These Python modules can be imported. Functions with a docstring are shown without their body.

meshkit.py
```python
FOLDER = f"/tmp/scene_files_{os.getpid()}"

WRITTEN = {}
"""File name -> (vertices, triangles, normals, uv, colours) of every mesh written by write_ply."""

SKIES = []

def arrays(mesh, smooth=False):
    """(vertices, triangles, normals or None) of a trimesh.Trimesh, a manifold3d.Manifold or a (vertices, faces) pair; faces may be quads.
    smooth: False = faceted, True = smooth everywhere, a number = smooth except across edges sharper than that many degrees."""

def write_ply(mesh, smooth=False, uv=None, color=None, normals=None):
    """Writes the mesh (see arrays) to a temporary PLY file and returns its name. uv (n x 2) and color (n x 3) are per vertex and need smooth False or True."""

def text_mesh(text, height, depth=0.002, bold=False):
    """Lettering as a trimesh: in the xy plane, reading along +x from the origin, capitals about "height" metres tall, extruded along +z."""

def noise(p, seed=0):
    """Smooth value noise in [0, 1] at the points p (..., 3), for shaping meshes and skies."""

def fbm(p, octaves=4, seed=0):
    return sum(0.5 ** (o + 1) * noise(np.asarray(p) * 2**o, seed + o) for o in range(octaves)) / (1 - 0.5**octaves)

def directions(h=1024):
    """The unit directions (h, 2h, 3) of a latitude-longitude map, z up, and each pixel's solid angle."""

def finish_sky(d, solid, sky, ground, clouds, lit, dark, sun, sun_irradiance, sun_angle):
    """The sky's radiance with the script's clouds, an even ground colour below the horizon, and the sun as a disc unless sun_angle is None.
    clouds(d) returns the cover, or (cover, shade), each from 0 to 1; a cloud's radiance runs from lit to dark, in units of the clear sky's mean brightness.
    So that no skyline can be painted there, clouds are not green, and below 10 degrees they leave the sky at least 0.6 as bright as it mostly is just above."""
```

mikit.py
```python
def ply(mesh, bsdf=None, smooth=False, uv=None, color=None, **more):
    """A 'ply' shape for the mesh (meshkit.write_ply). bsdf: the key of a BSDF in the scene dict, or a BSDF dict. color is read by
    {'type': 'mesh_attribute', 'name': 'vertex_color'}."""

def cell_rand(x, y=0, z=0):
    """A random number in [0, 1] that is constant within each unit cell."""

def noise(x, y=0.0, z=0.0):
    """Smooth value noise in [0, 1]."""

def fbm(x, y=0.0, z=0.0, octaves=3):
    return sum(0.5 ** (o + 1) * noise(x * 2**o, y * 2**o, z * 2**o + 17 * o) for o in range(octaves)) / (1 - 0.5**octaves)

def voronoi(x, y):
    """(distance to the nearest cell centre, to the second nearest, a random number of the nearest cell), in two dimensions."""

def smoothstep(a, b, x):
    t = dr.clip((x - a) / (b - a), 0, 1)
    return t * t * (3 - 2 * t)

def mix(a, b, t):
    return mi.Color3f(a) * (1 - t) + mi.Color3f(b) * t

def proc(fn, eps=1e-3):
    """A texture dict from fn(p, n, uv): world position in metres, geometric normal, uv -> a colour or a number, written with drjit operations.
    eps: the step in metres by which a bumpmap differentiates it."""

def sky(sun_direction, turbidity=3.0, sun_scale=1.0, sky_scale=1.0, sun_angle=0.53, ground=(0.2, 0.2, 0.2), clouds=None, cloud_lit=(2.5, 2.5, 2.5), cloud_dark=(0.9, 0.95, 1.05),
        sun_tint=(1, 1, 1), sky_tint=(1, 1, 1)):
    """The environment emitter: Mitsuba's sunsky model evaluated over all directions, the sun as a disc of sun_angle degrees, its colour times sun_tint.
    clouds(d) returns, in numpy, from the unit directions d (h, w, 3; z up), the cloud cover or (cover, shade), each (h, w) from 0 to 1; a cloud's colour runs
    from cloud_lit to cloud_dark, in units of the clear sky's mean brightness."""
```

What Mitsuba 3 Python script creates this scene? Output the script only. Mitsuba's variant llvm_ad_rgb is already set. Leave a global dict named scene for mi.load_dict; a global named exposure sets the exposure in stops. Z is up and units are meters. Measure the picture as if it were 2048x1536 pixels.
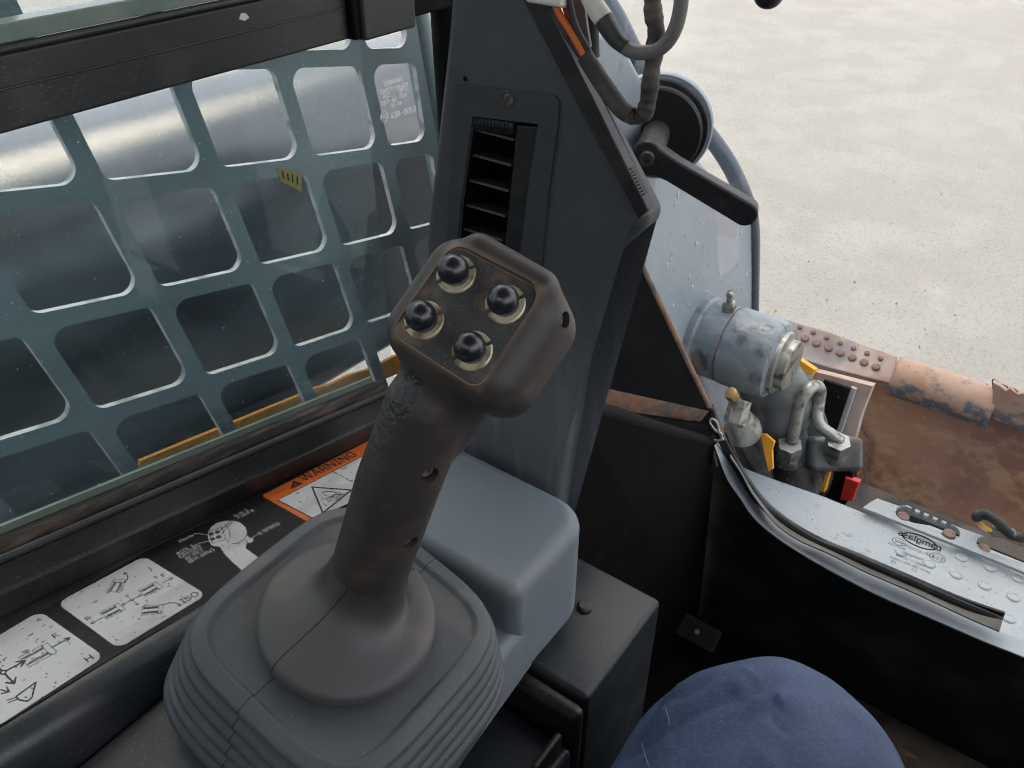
import math, random
import numpy as np
import drjit as dr
import mitsuba as mi
import trimesh, manifold3d, shapely
from scipy.spatial import cKDTree
from shapely.geometry import Polygon, LineString, Point, MultiPolygon
from shapely.ops import unary_union
import mikit, meshkit
from mikit import proc, noise, fbm, voronoi, cell_rand, smoothstep, mix

# ------------------------------------------------------------------ camera, sky, exposure
rng = random.Random(7)
nrng = np.random.default_rng(7)
T = mi.ScalarTransform4f
F, YAW, PITCH = 1668.0, math.radians(36.4), math.radians(35.6)
EYE = np.array([0.0, 0.0, 1.65])
FWD = np.array([math.cos(YAW) * math.cos(PITCH), math.sin(YAW) * math.cos(PITCH), -math.sin(PITCH)])
RIGHT = np.array([math.sin(YAW), -math.cos(YAW), 0.0])
UP = np.cross(RIGHT, FWD)
scene, labels = {}, {}
scene['camera'] = {'type': 'perspective', 'fov': math.degrees(2 * math.atan(1024 / F)), 'fov_axis': 'x', 'near_clip': 0.02, 'far_clip': 500.0,
                   'to_world': T().look_at(origin=EYE.tolist(), target=(EYE + FWD).tolist(), up=[0, 0, 1])}
scene['sky_light'] = mikit.sky([0.35, 0.45, 0.82], turbidity=3, sun_scale=0.16, sun_angle=30, clouds=lambda d: 1.0,
                               cloud_lit=(2.6, 2.68, 2.82), ground=(0.3, 0.29, 0.27))
exposure = 2.75


# ------------------------------------------------------------------ survey helpers: sight lines of the photo met with real planes
def ray(u, v):
    return FWD + (u - 1024) / F * RIGHT - (v - 768) / F * UP


def at(u, v, t):
    return EYE + ray(u, v) * t


def hit(u, v, p, n):
    q = ray(u, v)
    return EYE + q * (np.dot(np.asarray(p, float) - EYE, n) / np.dot(q, n))


def unit(v):
    v = np.asarray(v, float)
    return v / np.linalg.norm(v)


class Frame:
    """A local frame: origin, x, y and normal."""
    def __init__(self, o, n, x):
        self.o, self.n = np.asarray(o, float), unit(n)
        x = np.asarray(x, float)
        self.x = unit(x - self.n * (x @ self.n))
        self.y = np.cross(self.n, self.x)
        self.m = np.eye(4)
        self.m[:3, 0], self.m[:3, 1], self.m[:3, 2], self.m[:3, 3] = self.x, self.y, self.n, self.o

    def loc(self, pts, h=0.0):
        q = np.array([hit(u, v, self.o + self.n * h, self.n) for u, v in pts]) - self.o
        return np.stack([q @ self.x, q @ self.y], 1)

    def world(self, x, y, z=0.0):
        return self.o + self.x * x + self.y * y + self.n * z

    def put(self, mesh):
        m = mesh.copy()
        m.apply_transform(self.m)
        return m


# ------------------------------------------------------------------ mesh helpers
def mesh_of(man):
    m = man.to_mesh()
    return trimesh.Trimesh(m.vert_properties[:, :3], m.tri_verts, process=False)


def man_of(tm):
    return manifold3d.Manifold(manifold3d.Mesh(np.asarray(tm.vertices, np.float32), np.asarray(tm.faces, np.uint32)))


def cat(*ms):
    return trimesh.util.concatenate(list(ms))


def extrude(poly, h, z0=0.0):
    geoms = getattr(poly, 'geoms', [poly])
    ms = [trimesh.creation.extrude_polygon(g, h, engine='earcut') for g in geoms if g.area > 1e-10]
    m = cat(*ms)
    m.apply_translation([0, 0, z0])
    return m


def rpoly(pts, r=0.0):
    p = Polygon(pts).buffer(0)
    if r:
        p = p.buffer(-r, quad_segs=8).buffer(r, quad_segs=8)
    return p


def slab(pts, depth, bevel=0.002, corner=0.0, n=200, steps=4, bottom=True):
    """A plate with its face at z = 0 and a rounded rim, going down to -depth."""
    p = rpoly(pts, corner) if not isinstance(pts, Polygon) else pts
    ring = p.exterior
    if not ring.is_ccw:
        ring = LineString(list(ring.coords)[::-1])
    # keep the true corners, fill in between
    c = list(ring.coords)[:-1]
    L = ring.length
    ds = sorted(set([round(ring.project(Point(q)), 7) for q in c]) | set(np.round(np.linspace(0, L, n, endpoint=False), 7)))
    keep = [ds[0]]
    for d_ in ds[1:]:
        if d_ - keep[-1] > L * 2e-4:
            keep.append(d_)
    q = np.array([ring.interpolate(d_).coords[0] for d_ in keep])
    e = np.roll(q, -1, 0) - q
    e /= np.linalg.norm(e, axis=1, keepdims=True) + 1e-12
    no = np.stack([e[:, 1], -e[:, 0]], 1)
    nv = no + np.roll(no, 1, 0)
    nv /= np.maximum(np.linalg.norm(nv, axis=1, keepdims=True), 1e-9)
    k = 1 / np.maximum(np.abs((nv * no).sum(1, keepdims=True)), 0.5)
    rings, N = [], len(q)
    for a in np.linspace(math.pi / 2, 0, steps + 1):
        inset = bevel * (1 - math.cos(a))
        rings.append(np.column_stack([q - nv * k * inset, np.full(N, -bevel * (1 - math.sin(a)))]))
    rings.append(np.column_stack([q, np.full(N, -depth)]))
    v = np.vstack(rings)
    f = []
    i = np.arange(N)
    j = (i + 1) % N
    for r_ in range(len(rings) - 1):
        a, b = r_ * N, (r_ + 1) * N
        f += [np.stack([a + i, b + i, b + j], 1), np.stack([a + i, b + j, a + j], 1)]
    cap = np.asarray(manifold3d.triangulate([np.ascontiguousarray(rings[0][:, :2])]), int).reshape(-1, 3)
    f.append(cap)
    if bottom:
        f.append(cap[:, ::-1] + (len(rings) - 1) * N)
    return trimesh.Trimesh(v, np.vstack(f), process=False)


def rbox(sx, sy, sz, r=0.002, seg=12):
    pts = [manifold3d.Manifold.sphere(r, seg).translate([x * (sx / 2 - r), y * (sy / 2 - r), z * (sz / 2 - r)]) for x in (-1, 1) for y in (-1, 1) for z in (-1, 1)]
    return mesh_of(manifold3d.Manifold.batch_hull(pts))


def box(x0, x1, y0, y1, z0, z1, r=0.002):
    m = rbox(x1 - x0, y1 - y0, z1 - z0, r)
    m.apply_translation([(x0 + x1) / 2, (y0 + y1) / 2, (z0 + z1) / 2])
    return m


def spline(pts, n=60):
    p = np.asarray(pts, float)
    P = np.vstack([2 * p[0] - p[1], p, 2 * p[-1] - p[-2]])
    out = []
    m = max(2, n // (len(p) - 1))
    for i in range(1, len(P) - 2):
        t = np.linspace(0, 1, m, endpoint=False)[:, None]
        a, b, c, d = P[i - 1], P[i], P[i + 1], P[i + 2]
        out.append(0.5 * (2 * b + (c - a) * t + (2 * a - 5 * b + 4 * c - d) * t**2 + (3 * b - a - 3 * c + d) * t**3))
    out.append(p[-1:])
    return np.vstack(out)


def sweep(path, section, scale=None, up=(0, 0, 1), caps=True, closed=True):
    """A closed 2D section (k x 2) carried along a path; section x = sideways, y = 'up'."""
    p = np.asarray(path, float)
    t = np.gradient(p, axis=0)
    t /= np.linalg.norm(t, axis=1, keepdims=True) + 1e-12
    up = np.asarray(up, float)
    s = np.cross(t, up)
    s /= np.linalg.norm(s, axis=1, keepdims=True) + 1e-9
    w = np.cross(s, t)
    sc = np.ones(len(p)) if scale is None else np.broadcast_to(scale, (len(p),))
    sec = np.asarray(section, float)
    v = p[:, None] + sc[:, None, None] * (sec[None, :, :1] * s[:, None] + sec[None, :, 1:] * w[:, None])
    n, k = len(p), len(sec)
    f = []
    i, j = np.meshgrid(np.arange(n - 1), np.arange(k if closed else k - 1), indexing='ij')
    a, b, c, d = i * k + j, i * k + (j + 1) % k, (i + 1) * k + (j + 1) % k, (i + 1) * k + j
    f = np.vstack([np.stack([a, b, c], -1).reshape(-1, 3), np.stack([a, c, d], -1).reshape(-1, 3)])
    V = v.reshape(-1, 3)
    if caps and closed:
        V = np.vstack([V, v[0].mean(0), v[-1].mean(0)])
        jj = np.arange(k)
        f = np.vstack([f, np.stack([jj * 0 + n * k, (jj + 1) % k, jj], 1), np.stack([jj * 0 + n * k + 1, (n - 1) * k + jj, (n - 1) * k + (jj + 1) % k], 1)])
    m = trimesh.Trimesh(V, f, process=False)
    if closed and m.volume < 0:
        m.invert()
    return m


def circle(r, k=16, sx=1.0, sy=1.0):
    a = np.arange(k) * 2 * math.pi / k
    return np.stack([r * sx * np.cos(a), r * sy * np.sin(a)], 1)


def tube(pts, r, k=16, n=60, smooth=True, up=(0, 0, 1)):
    p = spline(pts, n) if smooth else np.asarray(pts, float)
    # parallel transport so that the tube never twists
    t = np.gradient(p, axis=0)
    t /= np.linalg.norm(t, axis=1, keepdims=True) + 1e-12
    s = np.cross(t[0], up if abs(t[0] @ np.asarray(up, float)) < 0.9 else (1, 0, 0))
    s /= np.linalg.norm(s)
    a = np.arange(k) * 2 * math.pi / k
    rr = np.broadcast_to(r, (len(p),)) if np.ndim(r) == 0 or len(np.atleast_1d(r)) == len(p) else np.interp(np.linspace(0, 1, len(p)), np.linspace(0, 1, len(r)), r)
    rows = []
    for q in range(len(p)):
        s = s - t[q] * (s @ t[q])
        s /= np.linalg.norm(s)
        w = np.cross(t[q], s)
        rows.append(p[q] + rr[q] * (np.cos(a)[:, None] * s + np.sin(a)[:, None] * w))
    V = np.vstack(rows + [p[:1], p[-1:]])
    nn = len(p)
    i, j = np.meshgrid(np.arange(nn - 1), np.arange(k), indexing='ij')
    A, B, Cc, D = i * k + j, i * k + (j + 1) % k, (i + 1) * k + (j + 1) % k, (i + 1) * k + j
    jj = np.arange(k)
    f = np.vstack([np.stack([A, B, Cc], -1).reshape(-1, 3), np.stack([A, Cc, D], -1).reshape(-1, 3),
                   np.stack([jj * 0 + nn * k, (jj + 1) % k, jj], 1), np.stack([jj * 0 + nn * k + 1, (nn - 1) * k + jj, (nn - 1) * k + (jj + 1) % k], 1)])
    m = trimesh.Trimesh(V, f, process=False)
    if m.volume < 0:
        m.invert()
    return m


def lathe(profile, k=48):
    """(r, z) pairs, bottom to top or top to bottom, turned about z; a profile off the axis is closed into a ring."""
    profile = [tuple(q) for q in profile]
    if profile[0][0] > 0 and profile[-1][0] > 0:
        profile.append(profile[0])
    m = trimesh.creation.revolve(np.asarray(profile, float), sections=k)
    if m.volume < 0:
        m.invert()
    return m


def along(p0, p1, roll=(0, 0, 1)):
    """Frame at p0 whose normal points to p1."""
    n = unit(np.asarray(p1, float) - np.asarray(p0, float))
    r = np.asarray(roll, float)
    if abs(n @ unit(r)) > 0.95:
        r = np.array([1.0, 0, 0])
    return Frame(p0, n, np.cross(r, n))


def loft(rings, cap0=True, cap1=True):
    v = np.vstack(rings)
    n, k = len(rings), len(rings[0])
    i, j = np.meshgrid(np.arange(n - 1), np.arange(k), indexing='ij')
    A, B, Cc, D = i * k + j, i * k + (j + 1) % k, (i + 1) * k + (j + 1) % k, (i + 1) * k + j
    f = [np.stack([A, B, Cc], -1).reshape(-1, 3), np.stack([A, Cc, D], -1).reshape(-1, 3)]
    jj = np.arange(k)
    if cap0:
        v = np.vstack([v, rings[0].mean(0)])
        f.append(np.stack([jj * 0 + len(v) - 1, (jj + 1) % k, jj], 1))
    if cap1:
        v = np.vstack([v, rings[-1].mean(0)])
        f.append(np.stack([jj * 0 + len(v) - 1, (n - 1) * k + jj, (n - 1) * k + (jj + 1) % k], 1))
    m = trimesh.Trimesh(v, np.vstack(f), process=False)
    if cap0 and cap1 and m.volume < 0:
        m.invert()
    return m


# ------------------------------------------------------------------ scene entry helpers
def num(key):
    if key not in used:
        used[key] = 0
        return key
    used[key] += 1
    return f'{key}_{used[key]:03d}'


used = {}


def thing(name, label, category, group=None):
    key = num(name)
    labels[key] = {'label': label, 'category': category}
    if group:
        labels[key]['group'] = group
    return key


def part(parent, name, mesh, m, smooth=30, label=None, kind=None):
    key = num(f'{parent}__{name}')
    scene[key] = mikit.ply(mesh, m, smooth=smooth)
    if label or kind:
        labels[key] = {k_: x for k_, x in (('label', label), ('kind', kind)) if x}
    return key


def single(name, mesh, m, label, category=None, smooth=30, group=None, kind=None):
    key = num(name)
    scene[key] = mikit.ply(mesh, m, smooth=smooth)
    labels[key] = {'label': label}
    if category:
        labels[key]['category'] = category
    if group:
        labels[key]['group'] = group
    if kind:
        labels[key]['kind'] = kind
    return key


# ------------------------------------------------------------------ materials
def mat(name, color, rough=0.5, metallic=0.0, bump=None, bscale=1.0, twosided=True, **more):
    c = proc(color) if callable(color) else {'type': 'rgb', 'value': list(color)}
    r = proc(rough) if callable(rough) else rough
    b = {'type': 'principled', 'base_color': c, 'roughness': r, 'metallic': metallic, **more}
    if bump:
        b = {'type': 'bumpmap', 'tex': proc(bump, eps=2e-4), 'scale': bscale, 'nested': b}
    scene[name] = {'type': 'twosided', 'nested': b} if twosided else b
    return name


def grain(p, s):
    return noise(p.x * s, p.y * s, p.z * s)


def f3(p, s, o=3):
    return fbm(p.x * s, p.y * s, p.z * s, o)


def dusty(base, dust, scale=30.0, lo=0.45, hi=0.8, speck=0.0, amount=0.6):
    def fn(p, n, uv):
        a = smoothstep(lo, hi, f3(p, scale, 4)) * amount
        c = mix(base, dust, a)
        if speck:
            s = smoothstep(0.80, 0.86, grain(p, 900.0)) * smoothstep(0.35, 0.7, f3(p, 25.0, 2)) * speck
            c = mix(c, (0.34, 0.31, 0.27), s * 0.45)
        return c
    return fn


# mould seam plane of the joystick boot (a real crack in the moulding)
M_TRIM = mat('trim_plastic', dusty((0.042, 0.046, 0.052), (0.066, 0.068, 0.072), 22, speck=0.3), 0.48, bump=lambda p, n, uv: grain(p, 1400.0), bscale=0.00007, specular=0.5)
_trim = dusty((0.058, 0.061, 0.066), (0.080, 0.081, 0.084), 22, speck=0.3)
M_TRIMB = mat('trim_body_plastic', lambda p, n, uv: mix(_trim(p, n, uv), mix((0.135, 0.150, 0.165), (0.22, 0.23, 0.235), smoothstep(0.5, 0.8, fbm(p.y * 90, p.z * 7, 0.0, 4)) * 0.6), smoothstep(1.40, 1.22, p.z) * 0.9), 0.48, bump=lambda p, n, uv: grain(p, 1400.0), bscale=0.00007)  # paler, streaked lower part: light from the front painted into the colour
M_GREY = mat('grey_plastic', dusty((0.165, 0.192, 0.220), (0.21, 0.22, 0.225), 30, speck=0.6), 0.5, bump=lambda p, n, uv: grain(p, 1300.0), bscale=0.00007)
M_COVER = mat('cover_plastic', dusty((0.018, 0.023, 0.029), (0.038, 0.039, 0.040), 25, speck=0.25), 0.42, bump=lambda p, n, uv: grain(p, 1300.0), bscale=0.00007)
M_BLACKPL = mat('black_plastic', dusty((0.012, 0.012, 0.013), (0.035, 0.033, 0.030), 40, speck=0.3), 0.42)
M_MATTE = mat('matte_black', dusty((0.003, 0.0035, 0.004), (0.010, 0.0085, 0.0075), 35, speck=0.12), 0.7, specular=0.12)
M_RAIL = mat('rail_black', dusty((0.022, 0.023, 0.025), (0.05, 0.048, 0.045), 30, speck=0.4), 0.5)
M_SHELF = mat('shelf_paint', lambda p, n, uv: mix(mix((0.010, 0.011, 0.013), (0.085, 0.075, 0.06), smoothstep(0.42, 0.85, f3(p, 14.0, 4)) * 0.6), (0.3, 0.27, 0.22), smoothstep(0.82, 0.88, grain(p, 700.0)) * 0.18), lambda p, n, uv: 0.22 + 0.4 * f3(p, 30.0, 3))
M_GROOVE = mat('dusty_channel', lambda p, n, uv: mix((0.03, 0.029, 0.027), (0.22, 0.15, 0.10), smoothstep(0.35, 0.8, fbm(p.x * 25, p.y * 300, p.z * 120, 3)) * 0.55), 0.8)
M_BLUE = mat('lip_paint', dusty((0.020, 0.026, 0.036), (0.06, 0.06, 0.06), 22, speck=0.4), 0.33, clearcoat=0.4, clearcoat_gloss=0.7)
M_DARK = mat('cab_dark', lambda p, n, uv: mix(mix((0.0025, 0.0026, 0.003), (0.007, 0.006, 0.005), f3(p, 18.0, 4)), (0.022, 0.015, 0.011), smoothstep(0.62, 0.85, f3(p, 45.0, 3)) * 0.4), 0.8, specular=0.1)
M_MAT = mat('muddy_mat', lambda p, n, uv: mix(mix((0.014, 0.013, 0.012), (0.085, 0.070, 0.052), smoothstep(0.38, 0.7, f3(p, 16.0, 5))), (0.20, 0.16, 0.11), smoothstep(0.6, 0.75, f3(p, 60.0, 4)) * smoothstep(0.45, 0.7, f3(p, 7.0, 2))), 0.85, specular=0.15)
M_CHASSIS = mat('chassis_paint', lambda p, n, uv: mix((0.018, 0.018, 0.019), (0.06, 0.045, 0.032), smoothstep(0.45, 0.75, f3(p, 15.0, 4))), 0.7)
M_PIV = mat('weathered_grey_paint', lambda p, n, uv: mix(mix(mix((0.17, 0.205, 0.245), (0.24, 0.27, 0.30), f3(p, 18.0, 4)), (0.30, 0.33, 0.36), smoothstep(0.55, 0.65, fbm(p.x * 90, p.y * 50, p.z * 40, 3)) * 0.5), (0.07, 0.06, 0.05), smoothstep(0.54, 0.76, fbm(p.x * 60, p.y * 34, p.z * 22, 4)) * 0.8), 0.34, bump=lambda p, n, uv: f3(p, 110.0, 3), bscale=0.0014, specular=0.6, clearcoat=0.5)
M_EDGEB = mat('dark_edge_paint', (0.075, 0.095, 0.12), 0.3, clearcoat=0.6)
M_BULK = mat('bulkhead_paint', lambda p, n, uv: mix((0.010, 0.012, 0.015), (0.035, 0.030, 0.025), smoothstep(0.45, 0.8, f3(p, 14.0, 5))), 0.6, specular=0.3)
M_BOLT = mat('bolt_rust', lambda p, n, uv: mix((0.15, 0.095, 0.075), (0.26, 0.18, 0.15), f3(p, 200.0, 2)), 0.7)
M_GLOSSBLK = mat('button_black', (0.010, 0.011, 0.016), 0.30, specular=0.8, clearcoat=0.3, clearcoat_gloss=0.8)
M_RING = mat('ring_brass', lambda p, n, uv: mix((0.64, 0.58, 0.42), (0.30, 0.20, 0.13), smoothstep(0.45, 0.75, f3(p, 160.0, 3))), 0.38, metallic=0.35)
M_RUST = mat('rusty_edge', lambda p, n, uv: mix(mix((0.22, 0.10, 0.055), (0.38, 0.22, 0.15), f3(p, 120.0, 3)), (0.12, 0.13, 0.14), smoothstep(0.5, 0.75, f3(p, 50.0, 3))), 0.8)
M_LIGHTP = mat('light_step_paint', lambda p, n, uv: mix(mix((0.29, 0.335, 0.375), (0.34, 0.365, 0.385), f3(p, 20.0, 3)), (0.12, 0.12, 0.12), smoothstep(0.70, 0.8, f3(p, 170.0, 4)) * 0.5), 0.42)
M_ARMP = mat('blue_grey_paint', lambda p, n, uv: mix(mix((0.235, 0.28, 0.325), (0.28, 0.315, 0.345), f3(p, 15.0, 3)), (0.10, 0.09, 0.08), smoothstep(0.66, 0.82, f3(p, 40.0, 4)) * 0.5), 0.34, bump=lambda p, n, uv: f3(p, 130.0, 3), bscale=0.0006, specular=0.6, clearcoat=0.5, clearcoat_gloss=0.85)
M_GREASE = mat('greasy_paint', lambda p, n, uv: mix(mix((0.085, 0.095, 0.105), (0.16, 0.17, 0.18), f3(p, 14.0, 3)), (0.05, 0.035, 0.025), smoothstep(0.45, 0.75, f3(p, 26.0, 4)) * 0.8), 0.35, specular=0.6)
scene['boom_paint'] = {'type': 'twosided', 'nested': {'type': 'roughplastic', 'int_ior': 2.05, 'alpha': 0.11, 'nonlinear': True, 'diffuse_reflectance': proc(lambda p, n, uv: mix(mix((0.038, 0.064, 0.110), (0.08, 0.11, 0.15), smoothstep(0.4, 0.8, f3(p, 30.0, 5)) * 0.8), (0.10, 0.09, 0.07), smoothstep(0.55, 0.8, f3(p, 9.0, 4)) * 0.4))}}
M_LIFT = 'boom_paint'
M_GUARD = mat('guard_paint', lambda p, n, uv: mix(mix((0.145, 0.225, 0.238), (0.175, 0.215, 0.222), f3(p, 30.0, 3)), (0.16, 0.13, 0.10), smoothstep(0.6, 0.85, f3(p, 70.0, 3)) * 0.5), 0.4, clearcoat=0.5)
M_YSTICK = mat('faded_yellow', (0.20, 0.19, 0.06), 0.5)
M_EDGE = mat('skylit_cut_edge', lambda p, n, uv: mix((0.46, 0.49, 0.50), (0.22, 0.25, 0.25), smoothstep(0.5, 0.7, f3(p, 60.0, 3))), 0.5)  # brightness of sky light on the cut edges put into the colour
M_YELLOW = mat('yellow_paint', lambda p, n, uv: mix((0.75, 0.33, 0.02), (0.25, 0.15, 0.06), smoothstep(0.62, 0.75, f3(p, 60.0, 3))), 0.5)
M_RED = mat('red_paint', lambda p, n, uv: mix((0.55, 0.03, 0.025), (0.14, 0.06, 0.05), smoothstep(0.5, 0.75, f3(p, 70.0, 3))), 0.45)
M_STEEL = mat('zinc_steel', lambda p, n, uv: mix((0.40, 0.41, 0.38), (0.16, 0.14, 0.11), smoothstep(0.5, 0.8, f3(p, 90.0, 3))), 0.38, metallic=0.7)
M_BRASS = mat('brass', (0.55, 0.38, 0.16), 0.35, metallic=0.9)
M_RUBBER = mat('rubber_seal', dusty((0.010, 0.011, 0.012), (0.045, 0.042, 0.038), 60, speck=0.3), 0.3)
M_SEALBASE = mat('seal_base', dusty((0.115, 0.112, 0.10), (0.18, 0.172, 0.155), 50), 0.6)
M_HOSE = mat('hose_rubber', dusty((0.02, 0.02, 0.02), (0.07, 0.06, 0.05), 60), 0.55)
M_LOOM = mat('loom_tape', lambda p, n, uv: mix((0.028, 0.027, 0.025), (0.11, 0.09, 0.07), smoothstep(0.35, 0.7, f3(p, 60.0, 3)) * 0.8), 0.62, bump=lambda p, n, uv: f3(p, 350.0, 3), bscale=0.0006)
M_CABLE = mat('grey_cable_sheath', dusty((0.16, 0.155, 0.145), (0.09, 0.085, 0.075), 45), 0.5)
M_SLEEVE = mat('shrink_sleeve', dusty((0.035, 0.036, 0.034), (0.07, 0.068, 0.06), 40), 0.5)
M_CONN = mat('white_nylon', (0.62, 0.60, 0.52), 0.45)
M_ORANGE = mat('orange_wire', (0.62, 0.14, 0.025), 0.4)
M_REDW = mat('red_wire', (0.30, 0.02, 0.03), 0.4)
M_YELW = mat('yellow_wire', (0.75, 0.55, 0.03), 0.4)
M_PINKW = mat('pink_wire', (0.65, 0.30, 0.35), 0.4)
M_WHITE = mat('label_white', lambda p, n, uv: mix(mix((0.62, 0.62, 0.62), (0.34, 0.29, 0.23), smoothstep(0.46, 0.8, fbm(p.x * 25, p.y * 70, 3.0, 4)) * 0.4), (0.12, 0.09, 0.07), smoothstep(0.84, 0.88, grain(p, 420.0)) * 0.8), 0.4)
M_LORANGE = mat('label_orange', lambda p, n, uv: mix((0.72, 0.13, 0.012), (0.30, 0.12, 0.05), smoothstep(0.55, 0.85, f3(p, 50.0, 3)) * 0.4), 0.4)
M_LBLACK = mat('label_black', lambda p, n, uv: mix(mix((0.006, 0.006, 0.006), (0.045, 0.04, 0.033), smoothstep(0.5, 0.85, f3(p, 26.0, 4)) * 0.6), (0.3, 0.27, 0.22), smoothstep(0.82, 0.88, grain(p, 700.0)) * 0.12), 0.5, specular=0.25)
M_INK = mat('label_ink', (0.02, 0.02, 0.022), 0.5)
M_GINK = mat('glass_ink', (0.03, 0.035, 0.04), 0.6)
M_ETCH = mat('glass_etch', (0.92, 0.94, 0.94), 0.7)
M_GLASSEDGE = mat('glass_edge', lambda p, n, uv: mix((0.12, 0.19, 0.16), (0.24, 0.26, 0.22), f3(p, 60.0, 3)), 0.25)
M_SPECK = mat('dust_speck', (0.55, 0.53, 0.48), 0.8)
M_BUCKET = mat('bucket_rust', lambda p, n, uv: mix(mix((0.43, 0.235, 0.155), (0.27, 0.135, 0.10), smoothstep(0.35, 0.65, f3(p, 6.0, 4))), (0.50, 0.31, 0.19), smoothstep(0.45, 0.7, 0.6 * f3(p, 17.0, 5) + 0.4 * f3(p, 75.0, 4)) * 0.85), 0.62, bump=lambda p, n, uv: f3(p, 70.0, 3), bscale=0.001)
M_BUCKTOP = mat('bucket_worn_edge', lambda p, n, uv: mix(mix((0.41, 0.32, 0.28), (0.30, 0.18, 0.13), smoothstep(0.4, 0.7, f3(p, 14.0, 4))), (0.13, 0.14, 0.16), smoothstep(0.55, 0.7, f3(p, 9.0, 3)) * 0.6), 0.55, bump=lambda p, n, uv: f3(p, 90.0, 3), bscale=0.0008)
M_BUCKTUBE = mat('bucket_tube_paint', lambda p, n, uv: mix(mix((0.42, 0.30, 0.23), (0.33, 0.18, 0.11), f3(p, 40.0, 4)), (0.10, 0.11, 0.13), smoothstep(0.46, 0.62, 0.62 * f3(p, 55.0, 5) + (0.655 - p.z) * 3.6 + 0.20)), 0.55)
M_SCREW = mat('screw_steel', lambda p, n, uv: mix((0.30, 0.27, 0.23), (0.12, 0.07, 0.045), smoothstep(0.4, 0.7, f3(p, 300.0, 2))), 0.45, metallic=0.5)
M_DIRT = mat('packed_dirt', (0.20, 0.145, 0.10), 0.9)
M_GROUND = mat('ground_concrete', lambda p, n, uv: mix(mix(mix((0.325, 0.306, 0.273), (0.360, 0.341, 0.307), smoothstep(0.3, 0.7, fbm(p.x * 5, p.y * 5, 0.0, 5))), (0.31, 0.29, 0.268), smoothstep(0.45, 0.8, fbm(p.x * 0.7 + 3, p.y * 0.9, 3.0, 4)) * 0.6), (0.19, 0.175, 0.16), smoothstep(0.54, 0.80, fbm(p.x * 170, p.y * 170, 0.0, 3)) * 0.6), 0.95, specular=0.2)
M_GRIT = mat('grit_stone', (0.20, 0.185, 0.17), 0.9)


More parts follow.
